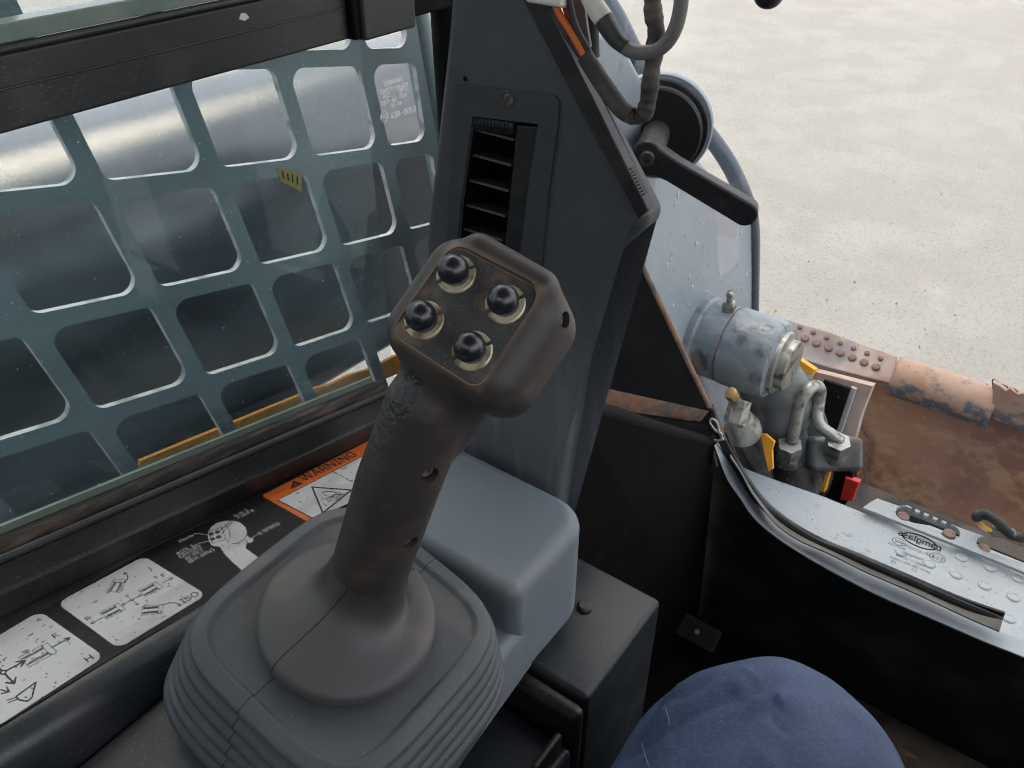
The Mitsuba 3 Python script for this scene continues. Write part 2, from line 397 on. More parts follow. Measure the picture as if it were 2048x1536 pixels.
def dusty_pane(name, tint, refl, dust, base):
    # a glass sheet with a thin film of dust on it
    def film(p, n, uv):
        return dust * (0.45 + 1.1 * smoothstep(0.3, 0.75, fbm(p.x * 7 + p.z * 3, p.y * 7, p.z * 16, 4))) + 0.12 * smoothstep(0.84, 0.87, grain(p, 620.0)) * smoothstep(0.45, 0.6, f3(p, 16.0, 2))
    scene[name] = {'type': 'blendbsdf', 'weight': proc(film), 'a': {'type': 'thindielectric', 'int_ior': 1.5, 'specular_transmittance': {'type': 'rgb', 'value': tint}, 'specular_reflectance': {'type': 'rgb', 'value': [refl] * 3}},
                   'b': {'type': 'twosided', 'nested': {'type': 'diffuse', 'reflectance': {'type': 'rgb', 'value': base}}}}


scene['clear_pane'] = {'type': 'thindielectric', 'int_ior': 1.5, 'specular_transmittance': {'type': 'rgb', 'value': [0.95, 0.96, 0.96]}}
dusty_pane('tinted_pane', [0.82, 0.89, 0.90], 0.35, 0.105, [0.40, 0.56, 0.62])

# joystick frames (needed by the worn-rubber materials)
HEAD = Frame([0.27694, 0.23296, 1.43294], [-0.60399, -0.20915, 0.76906], [0.05200, -0.97324, -0.22383])
BOOT = Frame([0.2136, 0.2895, 1.2124], [-0.027, -0.2587, 1.0], [0.99964, 0, 0.02699])
SEAM_N = unit(BOOT.y * 0.995 + BOOT.x * 0.10)      # the mould joint runs along the machine
SEAM_D = BOOT.x * 0.995 - BOOT.y * 0.10


def vec(v):
    return mi.Vector3f(*[float(x) for x in v])


def seam(p):
    q = p - mi.Point3f(*[float(x) for x in BOOT.o])
    d = dr.abs(dr.dot(q, vec(SEAM_N)) + 0.003 * dr.sin(dr.dot(q, vec(SEAM_D)) * 40))
    return (1 - smoothstep(0.00016, 0.0005, d))


M_BOOT = mat('boot_rubber', lambda p, n, uv: mix(mix(mix((0.082, 0.089, 0.100), (0.130, 0.124, 0.118), smoothstep(0.48, 0.78, f3(p, 34.0, 5)) * 0.8), (0.35, 0.31, 0.26), smoothstep(0.83, 0.88, grain(p, 900.0)) * 0.16), (0.012, 0.011, 0.010), seam(p)), 0.5,
             bump=lambda p, n, uv: grain(p, 1500.0) - 4.0 * seam(p), bscale=0.00008)
SHAFT_DIR = HEAD.y * 0.772 + HEAD.n * 0.617
def neck_wear(p):
    q = p - mi.Point3f(*[float(x) for x in BOOT.o])
    o = HEAD.world(-0.01068, -0.160, -0.1331) - BOOT.o
    q = q - vec(o)
    d = vec(unit(SHAFT_DIR))
    return 1 - smoothstep(0.0265, 0.034, dr.norm(q - d * dr.dot(q, d)))


M_SKIRT = mat('skirt_rubber', lambda p, n, uv: mix(mix(mix((0.084, 0.083, 0.085), (0.17, 0.125, 0.09), smoothstep(0.52, 0.8, f3(p, 30.0, 4)) * 0.55), mix((0.036, 0.031, 0.028), (0.056, 0.047, 0.041), f3(p, 35.0, 3)), neck_wear(p)), (0.012, 0.011, 0.010), seam(p)), 0.48,
              bump=lambda p, n, uv: grain(p, 1100.0) - 4.0 * seam(p), bscale=0.00012)


def head_local(p):
    q = p - mi.Point3f(*[float(x) for x in HEAD.o])
    return dr.dot(q, vec(HEAD.x)), dr.dot(q, vec(HEAD.y)), dr.dot(q, vec(HEAD.n))


def peel(p):
    """Where the rubber skin is torn off: an irregular patch on the left of the neck."""
    x, y, z = head_local(p)
    d = dr.sqrt(dr.square((x + 0.0115) / 0.0095) + dr.square((y + 0.047) / 0.017) + dr.square((z + 0.019) / 0.020))
    return 1 - smoothstep(0.72, 0.80, d + 0.55 * (f3(p, 170.0, 3) - 0.5))


def grip_color(p, n, uv):
    x, y, z = head_local(p)
    c = mix((0.036, 0.031, 0.028), (0.056, 0.047, 0.041), f3(p, 35.0, 3))
    c = mix(c, (0.12, 0.088, 0.065), smoothstep(0.55, 0.85, f3(p, 55.0, 4)) * 0.35)
    # dirt packed along the panel joint
    e = dr.maximum(dr.abs(x + 0.0015) - 0.0268, dr.abs(y - 0.0015) - 0.0285)
    c = mix(c, (0.22, 0.14, 0.09), (1 - smoothstep(0.0005, 0.0042, dr.abs(e))) * smoothstep(-0.008, -0.002, z) * (0.35 + 0.5 * f3(p, 90.0, 3)))
    return mix(c, (0.020, 0.021, 0.023), peel(p))


def grip_bump(p, n, uv):
    x, y, z = head_local(p)
    band = smoothstep(-0.125, -0.06, y) * (1 - smoothstep(-0.036, -0.03, y))
    left = 1 - smoothstep(-0.022, 0.006, x)
    w = fbm(p.x * 330, p.y * 330, p.z * 330, 2) * (0.18 + 0.82 * band * left) * (1 - smoothstep(-0.044, -0.03, y))
    return w * 1.0 + grain(p, 1500.0) * 0.09 - peel(p) * (0.55 - 0.5 * f3(p, 420.0, 3))


M_GRIP = mat('grip_rubber', grip_color, lambda p, n, uv: 0.47 - 0.1 * peel(p), bump=grip_bump, bscale=0.0011)
M_FACE = mat('face_plate_plastic', lambda p, n, uv: mix(mix((0.050, 0.050, 0.053), (0.20, 0.14, 0.095), smoothstep(0.42, 0.75, f3(p, 75.0, 4)) * 0.75), (0.38, 0.29, 0.20), smoothstep(0.70, 0.8, grain(p, 1300.0)) * 0.4 * f3(p, 60.0, 2)), 0.62,
             bump=lambda p, n, uv: grain(p, 1500.0), bscale=0.00016)
TROUSER_U, TROUSER_V = unit([0.5, 0.85, 0.1]), unit([0.85, -0.5, -0.2])
M_CLOTH = mat('navy_cloth', lambda p, n, uv: mix(mix((0.020, 0.038, 0.086), (0.030, 0.052, 0.112), f3(p, 40.0, 3)), (0.055, 0.085, 0.150), smoothstep(0.45, 0.8, noise(dr.dot(p, vec(TROUSER_U)) * 1500, dr.dot(p, vec(TROUSER_V)) * 700, p.z * 300)) * 0.45), 0.85, sheen=0.6,
              bump=lambda p, n, uv: dr.sin(dr.dot(p, vec(TROUSER_U + TROUSER_V)) * 5200) * 0.5 + f3(p, 60.0, 3) * 3.0, bscale=0.00012)
M_THREAD = mat('pale_thread', (0.12, 0.15, 0.23), 0.8)
M_SKYDROP = mat('water_drop', (0.52, 0.55, 0.58), 0.15, specular=0.6, clearcoat=1.0)

# ------------------------------------------------------------------ the setting: ground and cab floor
g = trimesh.creation.box([160, 160, 0.4])
g.apply_translation([30, 0, -0.2])
single('ground', g, M_GROUND, 'pale dusty concrete yard surface', smooth=False, kind='structure')
gr_ = []
for _ in range(800):
    d_ = 1.4 + 7.0 * rng.random() ** 1.5
    a_ = math.radians(rng.uniform(-12, 38))
    r_ = 0.0012 + 0.0042 * rng.random() ** 5
    m = trimesh.creation.icosahedron()
    m.vertices = m.vertices * [r_ * rng.uniform(0.7, 1.3), r_ * rng.uniform(0.7, 1.3), r_ * rng.uniform(0.4, 0.8)] + [d_ * math.cos(a_), d_ * math.sin(a_), r_ * 0.3]
    gr_.append(m)
single('grit', cat(*gr_), M_GRIT, 'scattered small stones and grit on the pale yard', 'grit', kind='stuff', smooth=False)
single('cab_floor', cat(box(-0.35, 0.86, -0.55, 0.60, 0.56, 0.60, 0.004), box(0.862, 0.90, -0.55, 0.45, 0.56, 0.765, 0.004)), M_DARK, 'dark dirty floor and toe wall of the footwell', kind='structure')
# unseen cab round the seat, added for shade: roof, rear wall and posts, right side
cab = thing('cab_shell', 'unseen dark cab roof and walls added to shade the seat', 'cab')
part(cab, 'roof', box(-0.55, 0.72, -0.62, 0.66, 2.02, 2.07, 0.01), M_RAIL)
part(cab, 'rear_shade_wall', box(-0.60, -0.55, -0.62, 0.66, 0.56, 1.80, 0.01), M_RAIL)  # raised to cut light from behind
part(cab, 'rear_post', box(-0.60, -0.52, 0.56, 0.66, 1.802, 2.018, 0.01), M_RAIL)
part(cab, 'rear_post', box(-0.60, -0.52, -0.62, -0.52, 1.802, 2.018, 0.01), M_RAIL)
part(cab, 'right_shade_wall', box(-0.545, 0.86, -0.66, -0.622, 0.56, 1.50, 0.01), M_RAIL)  # raised to cut light from the right

# ------------------------------------------------------------------ lift arm outside the side window
arm = thing('loader_boom', 'glossy dark blue boom lying outside the side window', 'boom')
prof = []
Y0, Y1, Z0, Z1, R = 0.725, 0.98, 1.00, 1.375, 0.115
for cy, cz, a0 in ((Y0 + R, Z1 - R, 180), (Y1 - R, Z1 - R, 90), (Y1 - 0.03, Z0 + 0.03, 0), (Y0 + 0.03, Z0 + 0.03, -90)):
    rr = R if cz > 1.2 else 0.03
    prof += [(cy + rr * math.cos(math.radians(a0 - k)), cz + rr * math.sin(math.radians(a0 - k))) for k in range(0, 91, 6)]
prof = np.array(prof)
xs = np.linspace(-0.7, 1.15, 40)
rings = [np.column_stack([np.full(len(prof), x), prof[:, 0] + 0.003 * math.sin(x * 5), prof[:, 1] - 0.02 * (x - 0.4)]) for x in xs]
part(arm, 'beam', loft(rings), M_LIFT)
fs = thing('fender_strip', 'yellow painted edge of the frame just below the side window', 'frame edge')
W = Frame([0.3, 0.655, 1.1], [0, -1, 0], [1, 0, 0])
low = [(280, 952), (280, 922), (450, 852), (610, 786), (632, 776), (660, 769), (700, 750), (740, 738), (790, 712), (860, 690), (860, 722), (740, 770), (632, 808), (450, 884)]
part(fs, 'plate', W.put(slab(W.loc(low), 0.004, 0.0005)), M_YELLOW)

# ------------------------------------------------------------------ window guard: plate with rounded square holes
P_ = {(0, 2): (58, 643), (0, 3): (187, 842), (1, 1): (196, 392), (1, 2): (314, 592), (1, 3): (406, 772), (2, 1): (433, 351), (2, 2): (515, 547), (2, 3): (582, 709),
      (3, 0): (560, 118), (3, 1): (620, 328), (3, 2): (679, 510), (3, 3): (729, 661), (4, 0): (725, 114), (4, 1): (770, 310), (4, 2): (811, 474)}
G = Frame([0.4, 0.610, 1.3], [0, -1, 0], [1, 0, 0])
ij = np.array(list(P_), float)
xy = G.loc(list(P_.values()))
basis = lambda a: np.stack([np.ones(len(a)), a[:, 0], a[:, 1], a[:, 0] * a[:, 1], 0.5 * a[:, 1] ** 2, 0.5 * a[:, 0] ** 2], 1)
reg = np.diag([0, 0, 0, 0.05, 0.05, 0.05])
A_ = basis(ij)
coef = np.linalg.solve(A_.T @ A_ + reg, A_.T @ xy)
gmap = lambda a: basis(np.asarray(a, float)) @ coef
holes = []
hw = 0.078
for i in range(-3, 4):
    for j in range(-2, 5):
        if i == 3 and j == -2:
            continue
        c = [(i + hw, j + hw), (i + 1 - hw, j + hw), (i + 1 - hw, j + 1 - hw), (i + hw, j + 1 - hw)]
        q = np.vstack([gmap([(c[k][0] * (1 - s) + c[(k + 1) % 4][0] * s, c[k][1] * (1 - s) + c[(k + 1) % 4][1] * s) for s in np.linspace(0, 1, 8, endpoint=False)]) for k in range(4)])
        holes.append(Polygon(q).buffer(-0.012, quad_segs=8).buffer(0.012, quad_segs=8))
for j in range(-1, 3):   # narrow last column beside the frame tube
    c = [(4 + hw, j + hw), (4.72, j + hw), (4.66, j + 1 - hw), (4 + hw, j + 1 - hw)]
    holes.append(Polygon(gmap(c)).buffer(-0.012, quad_segs=8).buffer(0.012, quad_segs=8))
outer = Polygon(np.vstack([gmap([(-3.1, -2.05), (4.85, -2.05), (4.85, 4.5), (-3.1, 5.05)])]))
plate = outer.difference(unary_union(holes))
gd = thing('window_guard', 'teal painted steel guard with rounded square holes behind the side window', 'window guard')
gme = G.put(extrude(plate, 0.006, -0.006))
rim = np.abs(gme.face_normals @ G.n) < 0.5
part(gd, 'plate', trimesh.Trimesh(gme.vertices, gme.faces[~rim]), M_GUARD, False)
part(gd, 'cut_edges', trimesh.Trimesh(gme.vertices, gme.faces[rim]), M_EDGE, 40, label='cut edges of the square holes with sky light painted in')
part(gd, 'frame_tube', tube([G.world(*gmap([(4.95, k)])[0], -0.012) for k in (-2, 0, 2, 4)], 0.016, 16), M_GUARD)

# ------------------------------------------------------------------ window ledge (sheet metal that slopes down to the front) and its labels
SL = 0.21
zs = lambda x: 1.16 - SL * (x - 0.16)
S = Frame([0.16, 0.47, 1.16], [SL, 0, 1], [1, 0, -SL])


def ledge_run(profile, x0=-0.12, x1=0.50, n=24, closed=True):
    """A (y, height above the slope) profile carried along the sloping ledge."""
    p = np.array(profile)
    rings_ = [np.column_stack([np.full(len(p), x), p[:, 0], zs(x) + p[:, 1]]) for x in np.linspace(x0, x1, n)]
    return loft(rings_)


ledge = thing('window_ledge', 'black sheet metal ledge with labels under the side window', 'window ledge')
arc = [(0.429 - 0.024 * math.sin(a), -0.024 * (1 - math.cos(a))) for a in np.linspace(0, math.pi / 2, 10)]
part(ledge, 'shelf', ledge_run([(0.545, 0.0), (0.429, 0.0), (0.429, -0.004), (0.545, -0.004)]), M_SHELF)
part(ledge, 'rolled_edge', ledge_run([(0.4288, -0.0004)] + [(y, z - 0.0004) for y, z in arc[1:]] + [(0.403, -0.07), (0.406, -0.07), (0.408, -0.026), (0.4288, -0.004)]), M_BLUE, 50)
part(ledge, 'upstand', ledge_run([(0.516, 0.001), (0.516, 0.019), (0.519, 0.0215), (0.524, 0.0375), (0.5275, 0.0395), (0.531, 0.0375), (0.533, 0.033), (0.544, 0.033), (0.544, 0.001)]), M_SHELF, 40)
part(ledge, 'bead', ledge_run([(0.5265 + 0.0032 * math.cos(a), 0.041 + 0.0032 * math.sin(a)) for a in np.linspace(0, 2 * math.pi, 12, endpoint=False)]), M_RAIL, True)
part(ledge, 'channel', ledge_run([(0.534, 0.0335), (0.534, 0.041), (0.5375, 0.0475), (0.541, 0.049), (0.5435, 0.0485), (0.5435, 0.0335)]), M_GROOVE)
part(ledge, 'outer_sill', ledge_run([(0.552, -0.03), (0.552, 0.030), (0.556, 0.033), (0.570, 0.015), (0.603, -0.045), (0.603, -0.06)]), M_SHELF)

# labels -------------------------------------------------------------
H0 = 0.0004


def px(pts):
    return S.loc(pts)


def stroke(pts, w):
    return LineString(pts).buffer(w, quad_segs=3)


def words(text, h, o, rot=0.0, bold=False, mirror=False):
    m = meshkit.text_mesh(text, h, depth=0.0002, bold=bold)
    c, s = math.cos(rot), math.sin(rot)
    b = m.bounds.mean(0)
    v = m.vertices - [b[0], b[1], 0]
    if mirror:
        v[:, 0] *= -1
    x = v[:, 0] * c - v[:, 1] * s + o[0]
    y = v[:, 0] * s + v[:, 1] * c + o[1]
    m = trimesh.Trimesh(np.column_stack([x, y, v[:, 2]]), m.faces[:, ::-1] if mirror else m.faces, process=False)
    return m


def lift(m, z):
    m = m.copy()
    m.apply_translation([0, 0, z])
    return m


def quad_plate(corners, r):
    return rpoly(px(corners), r)


def arrow(o, d, L, w=0.00022, h=0.0022):
    o, d = np.asarray(o, float), unit(d)
    e = o + d * L
    s = np.array([-d[1], d[0]])
    return unary_union([stroke([o, e], w), stroke([e - d * h + s * h * 0.7, e, e - d * h - s * h * 0.7], w)])


def vehicle(o, rot, s=0.0062, w=0.00013):
    """Plan view of a small loader: body, four wheels, bucket bar."""
    c, si = math.cos(rot), math.sin(rot)
    tr = lambda pts: [(o[0] + s * (x * c - y * si), o[1] + s * (x * si + y * c)) for x, y in pts]
    sq = lambda x0, x1, y0, y1: stroke(tr([(x0, y0), (x1, y0), (x1, y1), (x0, y1), (x0, y0)]), w)
    out = [sq(-1.0, 0.75, -0.42, 0.42), stroke(tr([(-0.8, 0.3), (0.7, 0.3)]), w * 1.8), stroke(tr([(-0.8, -0.3), (0.7, -0.3)]), w * 1.8), sq(0.75, 1.25, -0.75, 0.75)]
    for x in (-1.05, 0.0):
        for y in (-0.78, 0.5):
            out.append(sq(x, x + 0.8, y, y + 0.28))
    return out


part(ledge, 'black_label', S.put(extrude(rpoly(px([(-30, 1290), (60, 1235), (300, 1100), (540, 985), (760, 890), (900, 900), (720, 1050), (408, 1207), (190, 1337), (-40, 1478)]), 0.002), 0.0004)), M_LBLACK, False, label='black control label covering the ledge')
iso = part(ledge, 'pattern_label', S.put(extrude(quad_plate([(114, 1208), (288, 1114), (413, 1191), (237, 1299)], 0.007), H0, H0 + 0.0001)), M_WHITE, False, label='white label with the letters ISO and four small machines')
ink = vehicle(px([(233, 1175)])[0], math.radians(38)) + vehicle(px([(300, 1181)])[0], 0) + vehicle(px([(224, 1225)])[0], 0) + vehicle(px([(303, 1222)])[0], math.radians(-38))
cx, cy = px([(264, 1202)])[0]
for dx, dy in ((1, 0), (-1, 0), (0, 1), (0, -1)):
    ink.append(arrow((cx + dx * 0.0015, cy + dy * 0.0015), (dx, dy), 0.0065, 0.0002, 0.002))
ink.append(Point(cx, cy).buffer(0.0012).difference(Point(cx, cy).buffer(0.0007)))
ink.append(arrow(px([(326, 1168)])[0], (1, 0), 0.0085))
ink.append(arrow(px([(206, 1237)])[0], (-1, 0), 0.009))
a0 = px([(249, 1166)])[0]
ink.append(stroke([(a0[0] + 0.006 * math.sin(t), a0[1] + 0.008 - 0.008 * math.cos(t)) for t in np.linspace(0, 1.6, 8)], 0.0003))
ink.append(arrow((a0[0] + 0.006, a0[1] + 0.007), (-0.2, 1), 0.0025, 0.0003, 0.002))
a0 = px([(327, 1212)])[0]
ink.append(stroke([(a0[0] + 0.008 * math.sin(t), a0[1] - 0.008 + 0.008 * math.cos(t)) for t in np.linspace(0, 1.5, 8)], 0.0003))
ink.append(arrow((a0[0] + 0.0078, a0[1] - 0.006), (0.1, -1), 0.0035, 0.0003, 0.002))
part(iso, 'drawing', S.put(extrude(unary_union(ink), 0.0002, 2 * H0 + 0.0002)), M_INK, False)
for t, h, q in (('ISO', 0.0058, (379, 1197)), ('F', 0.0042, (327, 1153)), ('R', 0.0042, (176, 1239))):
    part(iso, 'lettering', S.put(lift(words(t, h, px([q])[0]), 2 * H0 + 0.0002)), M_INK, False)

hl = part(ledge, 'pattern_label', S.put(extrude(quad_plate([(-100, 1332), (80, 1224), (209, 1315), (10, 1445), (-40, 1470)], 0.007), H0, H0 + 0.0001)), M_WHITE, False, label='white label with the letter H and a bucket drawing')
ink = vehicle(px([(74, 1313)])[0], 0, 0.0082)
cx, cy = px([(7, 1347)])[0]
for dx, dy in ((1, 0), (-1, 0), (0, 1), (0, -1)):
    ink.append(arrow((cx + dx * 0.0025, cy + dy * 0.0025), (dx, dy), 0.0115, 0.0006, 0.0042))
ink.append(Point(cx, cy).buffer(0.0021).difference(Point(cx, cy).buffer(0.0011)))
ink.append(arrow(px([(104, 1297)])[0], (1, 0), 0.0125, 0.0004, 0.003))
bk = px([(72, 1367), (33, 1395), (38, 1402), (55, 1405), (64, 1398)])
ink.append(stroke(list(bk) + [bk[0]], 0.0005))
ink.append(Point(*px([(52, 1397)])[0]).buffer(0.0006))
ink.append(stroke(px([(33, 1397), (14, 1403)]), 0.0003))
ink.append(stroke(px([(35, 1401), (16, 1408)]), 0.0003))
ink.append(arrow(px([(2, 1382)])[0], (0.45, -0.9), 0.006, 0.0004, 0.0035))
part(hl, 'drawing', S.put(extrude(unary_union(ink), 0.0002, 2 * H0 + 0.0002)), M_INK, False)
for t, h, q in (('H', 0.0058, (178, 1319)), ('F', 0.005, (111, 1274))):
    part(hl, 'lettering', S.put(lift(words(t, h, px([q])[0]), 2 * H0 + 0.0002)), M_INK, False)

cj = lambda x, y: (340 + x / 4.266, 820 + y / 4.266)
sil = [(322, 1075), (330, 1040), (352, 1005), (400, 970), (480, 952), (555, 955), (600, 968), (640, 1003), (658, 1045), (655, 1070), (668, 1088), (715, 1110), (700, 1135), (655, 1143), (645, 1185), (690, 1220), (790, 1290), (640, 1400), (540, 1310), (470, 1240), (425, 1172), (360, 1165), (332, 1125)]
jl = part(ledge, 'joystick_drawing', S.put(extrude(rpoly(px([cj(*q) for q in sil])).buffer(0.0008).buffer(-0.0008), 0.0003, H0 + 0.0002)), M_WHITE, False, label='white joystick outline printed on the black label')
ink = [Point(*px([cj(*q)])[0]).buffer(0.0021) for q in ((352, 1067), (405, 1050), (362, 1110), (415, 1092))]
for L in ([(332, 1048), (440, 1010), (478, 1110), (362, 1148), (332, 1048)], [(470, 985), (505, 1030), (515, 1085), (490, 1145)], [(530, 1150), (590, 1142), (635, 1110), (655, 1070)], [(640, 1100), (650, 1125), (668, 1140)], [(560, 930), (430, 1075)], [(520, 958), (420, 1045)]):
    ink.append(stroke(px([cj(*q) for q in L]), 0.00022))
part(jl, 'drawing', S.put(extrude(unary_union(ink), 0.0002, H0 + 0.0006)), M_INK, False)
tx = [('Horn', (133, 1103), 0.0036), ('AUX 1', (130, 1199), 0.0036), ('ON/OFF', (176, 1214), 0.0036), ('or SET', (208, 1236), 0.0036), ('(EH only)', (268, 1250), 0.0036), ('AUX 3', (603, 887), 0.0032), ('A and B', (642, 893), 0.0032), ('2 SPEED', (843, 1017), 0.0036)]
for t, q, h in tx:
    part(jl, 'lettering', S.put(lift(words(t, h * 1.12, px([cj(*q)])[0]), H0 + 0.0003)), M_WHITE, False)
lead = [[(175, 1090), (215, 1060), (335, 1072)], [(210, 1165), (250, 1143), (338, 1125)], [(700, 1098), (765, 1057)], [(560, 930), (520, 965)]]
for L in lead:
    part(jl, 'leader_line', S.put(extrude(stroke(px([cj(*q) for q in L]), 0.00025), 0.0002, H0 + 0.0003)), M_WHITE, False)

wl = part(ledge, 'warning_label', S.put(extrude(quad_plate([(523, 993), (735, 884), (875, 820), (990, 880), (770, 960), (624, 1050)], 0.003), H0, H0 + 0.0001)), M_LORANGE, False, label='orange and white warning label half hidden by the joystick')
cw = cj
w0 = px([cw(920, 778), cw(1650, 400), cw(2250, 150), cw(2500, 350), cw(1230, 940)])
part(wl, 'white_field', S.put(extrude(Polygon(w0), 0.0003, 2 * H0 + 0.0002)), M_WHITE, False)
ink = [stroke(list(w0[[4, 0, 1, 2]]), 0.0003), stroke(px([cw(1385, 535), cw(1560, 625)]), 0.0003)]
tri = Polygon(px([cw(1203, 664), cw(1560, 690), cw(1300, 900)]))
ink.append(tri.difference(tri.buffer(-0.0016)))
mo = lambda L, w=0.00018: ink.append(stroke(px([cw(*q) for q in L]), w))
mo([(1295, 715), (1340, 705), (1380, 710), (1460, 735), (1460, 720), (1345, 702), (1300, 712), (1330, 745), (1380, 750)])
mo([(1295, 785), (1300, 760), (1340, 765), (1460, 745), (1480, 740)])
for wx, wy in ((1358, 776), (1430, 770)):
    c_ = px([cw(wx, wy)])[0]
    ink.append(Point(*c_).buffer(0.0030).difference(Point(*c_).buffer(0.0026)))
    ink.append(Point(*c_).buffer(0.0015).difference(Point(*c_).buffer(0.0012)))
mo([(1375, 750), (1410, 730), (1440, 738), (1480, 728)], 0.0006)
mo([(1395, 745), (1385, 760)], 0.0004)
mo([(1340, 830), (1315, 815), (1300, 800)], 0.0002)
part(wl, 'drawing', S.put(extrude(unary_union(ink), 0.0002, 2 * H0 + 0.0006)), M_INK, False)
t0 = Polygon(px([cw(1030, 682), cw(1048, 612), cw(1136, 636)]))
bang = unary_union([stroke(px([cw(1056, 634), cw(1078, 645)]), 0.0006), Point(*px([cw(1088, 650)])[0]).buffer(0.0006)])
rot_w = 0.0
wt = words('WARNING', 0.0102, px([cw(1352, 484)])[0], rot_w)
part(wl, 'lettering', S.put(lift(wt, 2 * H0 + 0.0002)), M_INK, False)
part(wl, 'alert_symbol', S.put(extrude(t0.difference(bang), 0.0002, 2 * H0 + 0.0002)), M_INK, False)

# ------------------------------------------------------------------ side window: glass, rail and catch
win = thing('side_window', 'tinted side window glass with its black sliding rail', 'window')
WG = Frame([0.3, 0.548, 1.3], [0, -1, 0], [1, 0, 0])
gq = np.array([[-0.75, zs(-0.45) + 0.03 - 1.3], [0.225, zs(0.525) + 0.03 - 1.3], [0.225, 0.72], [-0.75, 0.72]])
part(win, 'pane', WG.put(trimesh.Trimesh(np.column_stack([gq, np.zeros(4)]), [[0, 1, 2], [0, 2, 3]], process=False)), 'tinted_pane', False)
yr = 0.53
def hz(u, v, y):
    return hit(u, v, [0, y, 0], [0, 1, 0])
zb, zt = hz(345, 176, yr)[2], hz(250, 56, yr)[2]
xr = hz(712, 40, yr)[0]
part(win, 'lower_glass_edge', ledge_run([(0.5445, 0.046), (0.5445, 0.0545), (0.5475, 0.0545), (0.5475, 0.046)], x1=0.49), M_GLASSEDGE, False)
part(win, 'rail', box(-0.45, xr, yr, 0.545, zb, zt, 0.0025), M_RAIL)
part(win, 'rail_rib', box(-0.45, xr, yr - 0.0014, yr + 0.002, zb + 0.55 * (zt - zb), zb + 0.55 * (zt - zb) + 0.0016, 0.0007), M_RAIL)
part(win, 'rail_bead', box(-0.45, xr, yr - 0.003, yr + 0.006, zt + 0.0005, zt + 0.004, 0.0015), M_RAIL)
part(win, 'glass_edge', box(-0.45, xr - 0.03, yr + 0.002, 0.547, zt + 0.0045, zt + 0.015, 0.001), M_GLASSEDGE)
yc = yr - 0.012
c0, c1 = hz(726, 30, yc), hz(832, 10, yc)
zc0 = hz(724, 86, yc)[2]
part(win, 'catch', box(c0[0], c1[0], yc, 0.546, zc0, zt + 0.06, 0.003), M_RAIL)
part(win, 'catch_stop', box(xr - 0.004, c0[0] - 0.001, yc + 0.004, 0.546, zc0 + 0.001, zt + 0.05, 0.003), M_MATTE)
part(win, 'frame_head', box(c1[0] + 0.001, c1[0] + 0.09, 0.545, 0.575, hz(850, 30, 0.545)[2], zt + 0.09, 0.003), M_MATTE)
part(win, 'front_post', tube([[hz(885, 60, 0.555)[0], 0.555, 1.60], [hz(885, 60, 0.555)[0] + 0.012, 0.560, 1.40], [hz(885, 60, 0.555)[0] + 0.022, 0.565, 1.13]], 0.014, 14), M_MATTE)
part(win, 'chip', Frame(hz(487, 33, yr), [0, -1, 0], [1, 0, 0]).put(extrude(rpoly([(-0.0045, -0.001), (-0.002, 0.0025), (0.002, 0.002), (0.0045, -0.0015), (0, -0.0028)]), 0.0005)), M_CONN, False, label='pale scuff on the black rail')
# etched maker's text, read from inside
E_ = lambda u, v: WG.loc([(u, v)])[0]
erot = math.atan2(*(E_(830, 160) - E_(760, 180))[::-1])
et = [('TEMPERED', (785, 163), 0.0036), ('SAFETY GLASS', (788, 176), 0.0036), ('AS2', (772, 191), 0.0036), ('M-2', (806, 179), 0.0036), ('TINT', (806, 190), 0.0036), ('DOT-61', (777, 202), 0.0036), ('01-16', (792, 208), 0.0036), ('43R-0012', (806, 224), 0.0050)]
ew = [words(t, h, E_(*q), erot) for t, q, h in et]
c_ = Point(*E_(768, 233)).buffer(0.0050)
ew += [extrude(c_.difference(Point(*E_(768, 233)).buffer(0.0046)), 0.0002), words('E11', 0.0036, E_(768, 233), erot)]
for m in ew:
    part(win, 'etched_text', WG.put(lift(m, 0.0004)), M_ETCH, False)
st = WG.loc([(552, 334), (603, 347), (602, 384), (560, 362)])
part(win, 'sticker', WG.put(extrude(rpoly(st), 0.0003, 0.0003)), M_YSTICK, False, label='small faded yellow sticker on the glass')
for k in range(4):
    a_ = st[0] * (1 - (k + 1) / 5) + st[1] * (k + 1) / 5
    b_ = st[3] * (1 - (k + 1) / 5) + st[2] * (k + 1) / 5
    part(win, 'sticker_mark', WG.put(extrude(stroke([a_ * 0.75 + b_ * 0.25, a_ * 0.35 + b_ * 0.65], 0.0007), 0.0002, 0.0007)), M_BLACKPL, False)
# dust specks on the glass
def specks(frame, x0, x1, y0, y1, n, r0, r1, inside=None):
    ms = []
    for _ in range(n):
        x, y = rng.uniform(x0, x1), rng.uniform(y0, y1)
        if inside is not None and not inside.contains(Point(x, y)):
            continue
        r = r0 + (r1 - r0) * rng.random() ** 3
        a = rng.random() * 3
        pts = [(x + r * rng.uniform(0.6, 1.3) * math.cos(a + k * 1.2566), y + r * rng.uniform(0.6, 1.3) * math.sin(a + k * 1.2566), 0.0003) for k in range(5)]
        v = np.array(pts + [(x, y, 0.0003 + 0.3 * r), (x, y, 0.0001)])
        f = [[k, (k + 1) % 5, 5] for k in range(5)] + [[(k + 1) % 5, k, 6] for k in range(5)]
        ms.append(trimesh.Trimesh(v, f, process=False))
    return frame.put(cat(*ms))
part(win, 'dust_specks', specks(WG, -0.35, 0.22, -0.18, 0.2, 420, 0.0002, 0.0007), M_SPECK, False, kind='stuff')

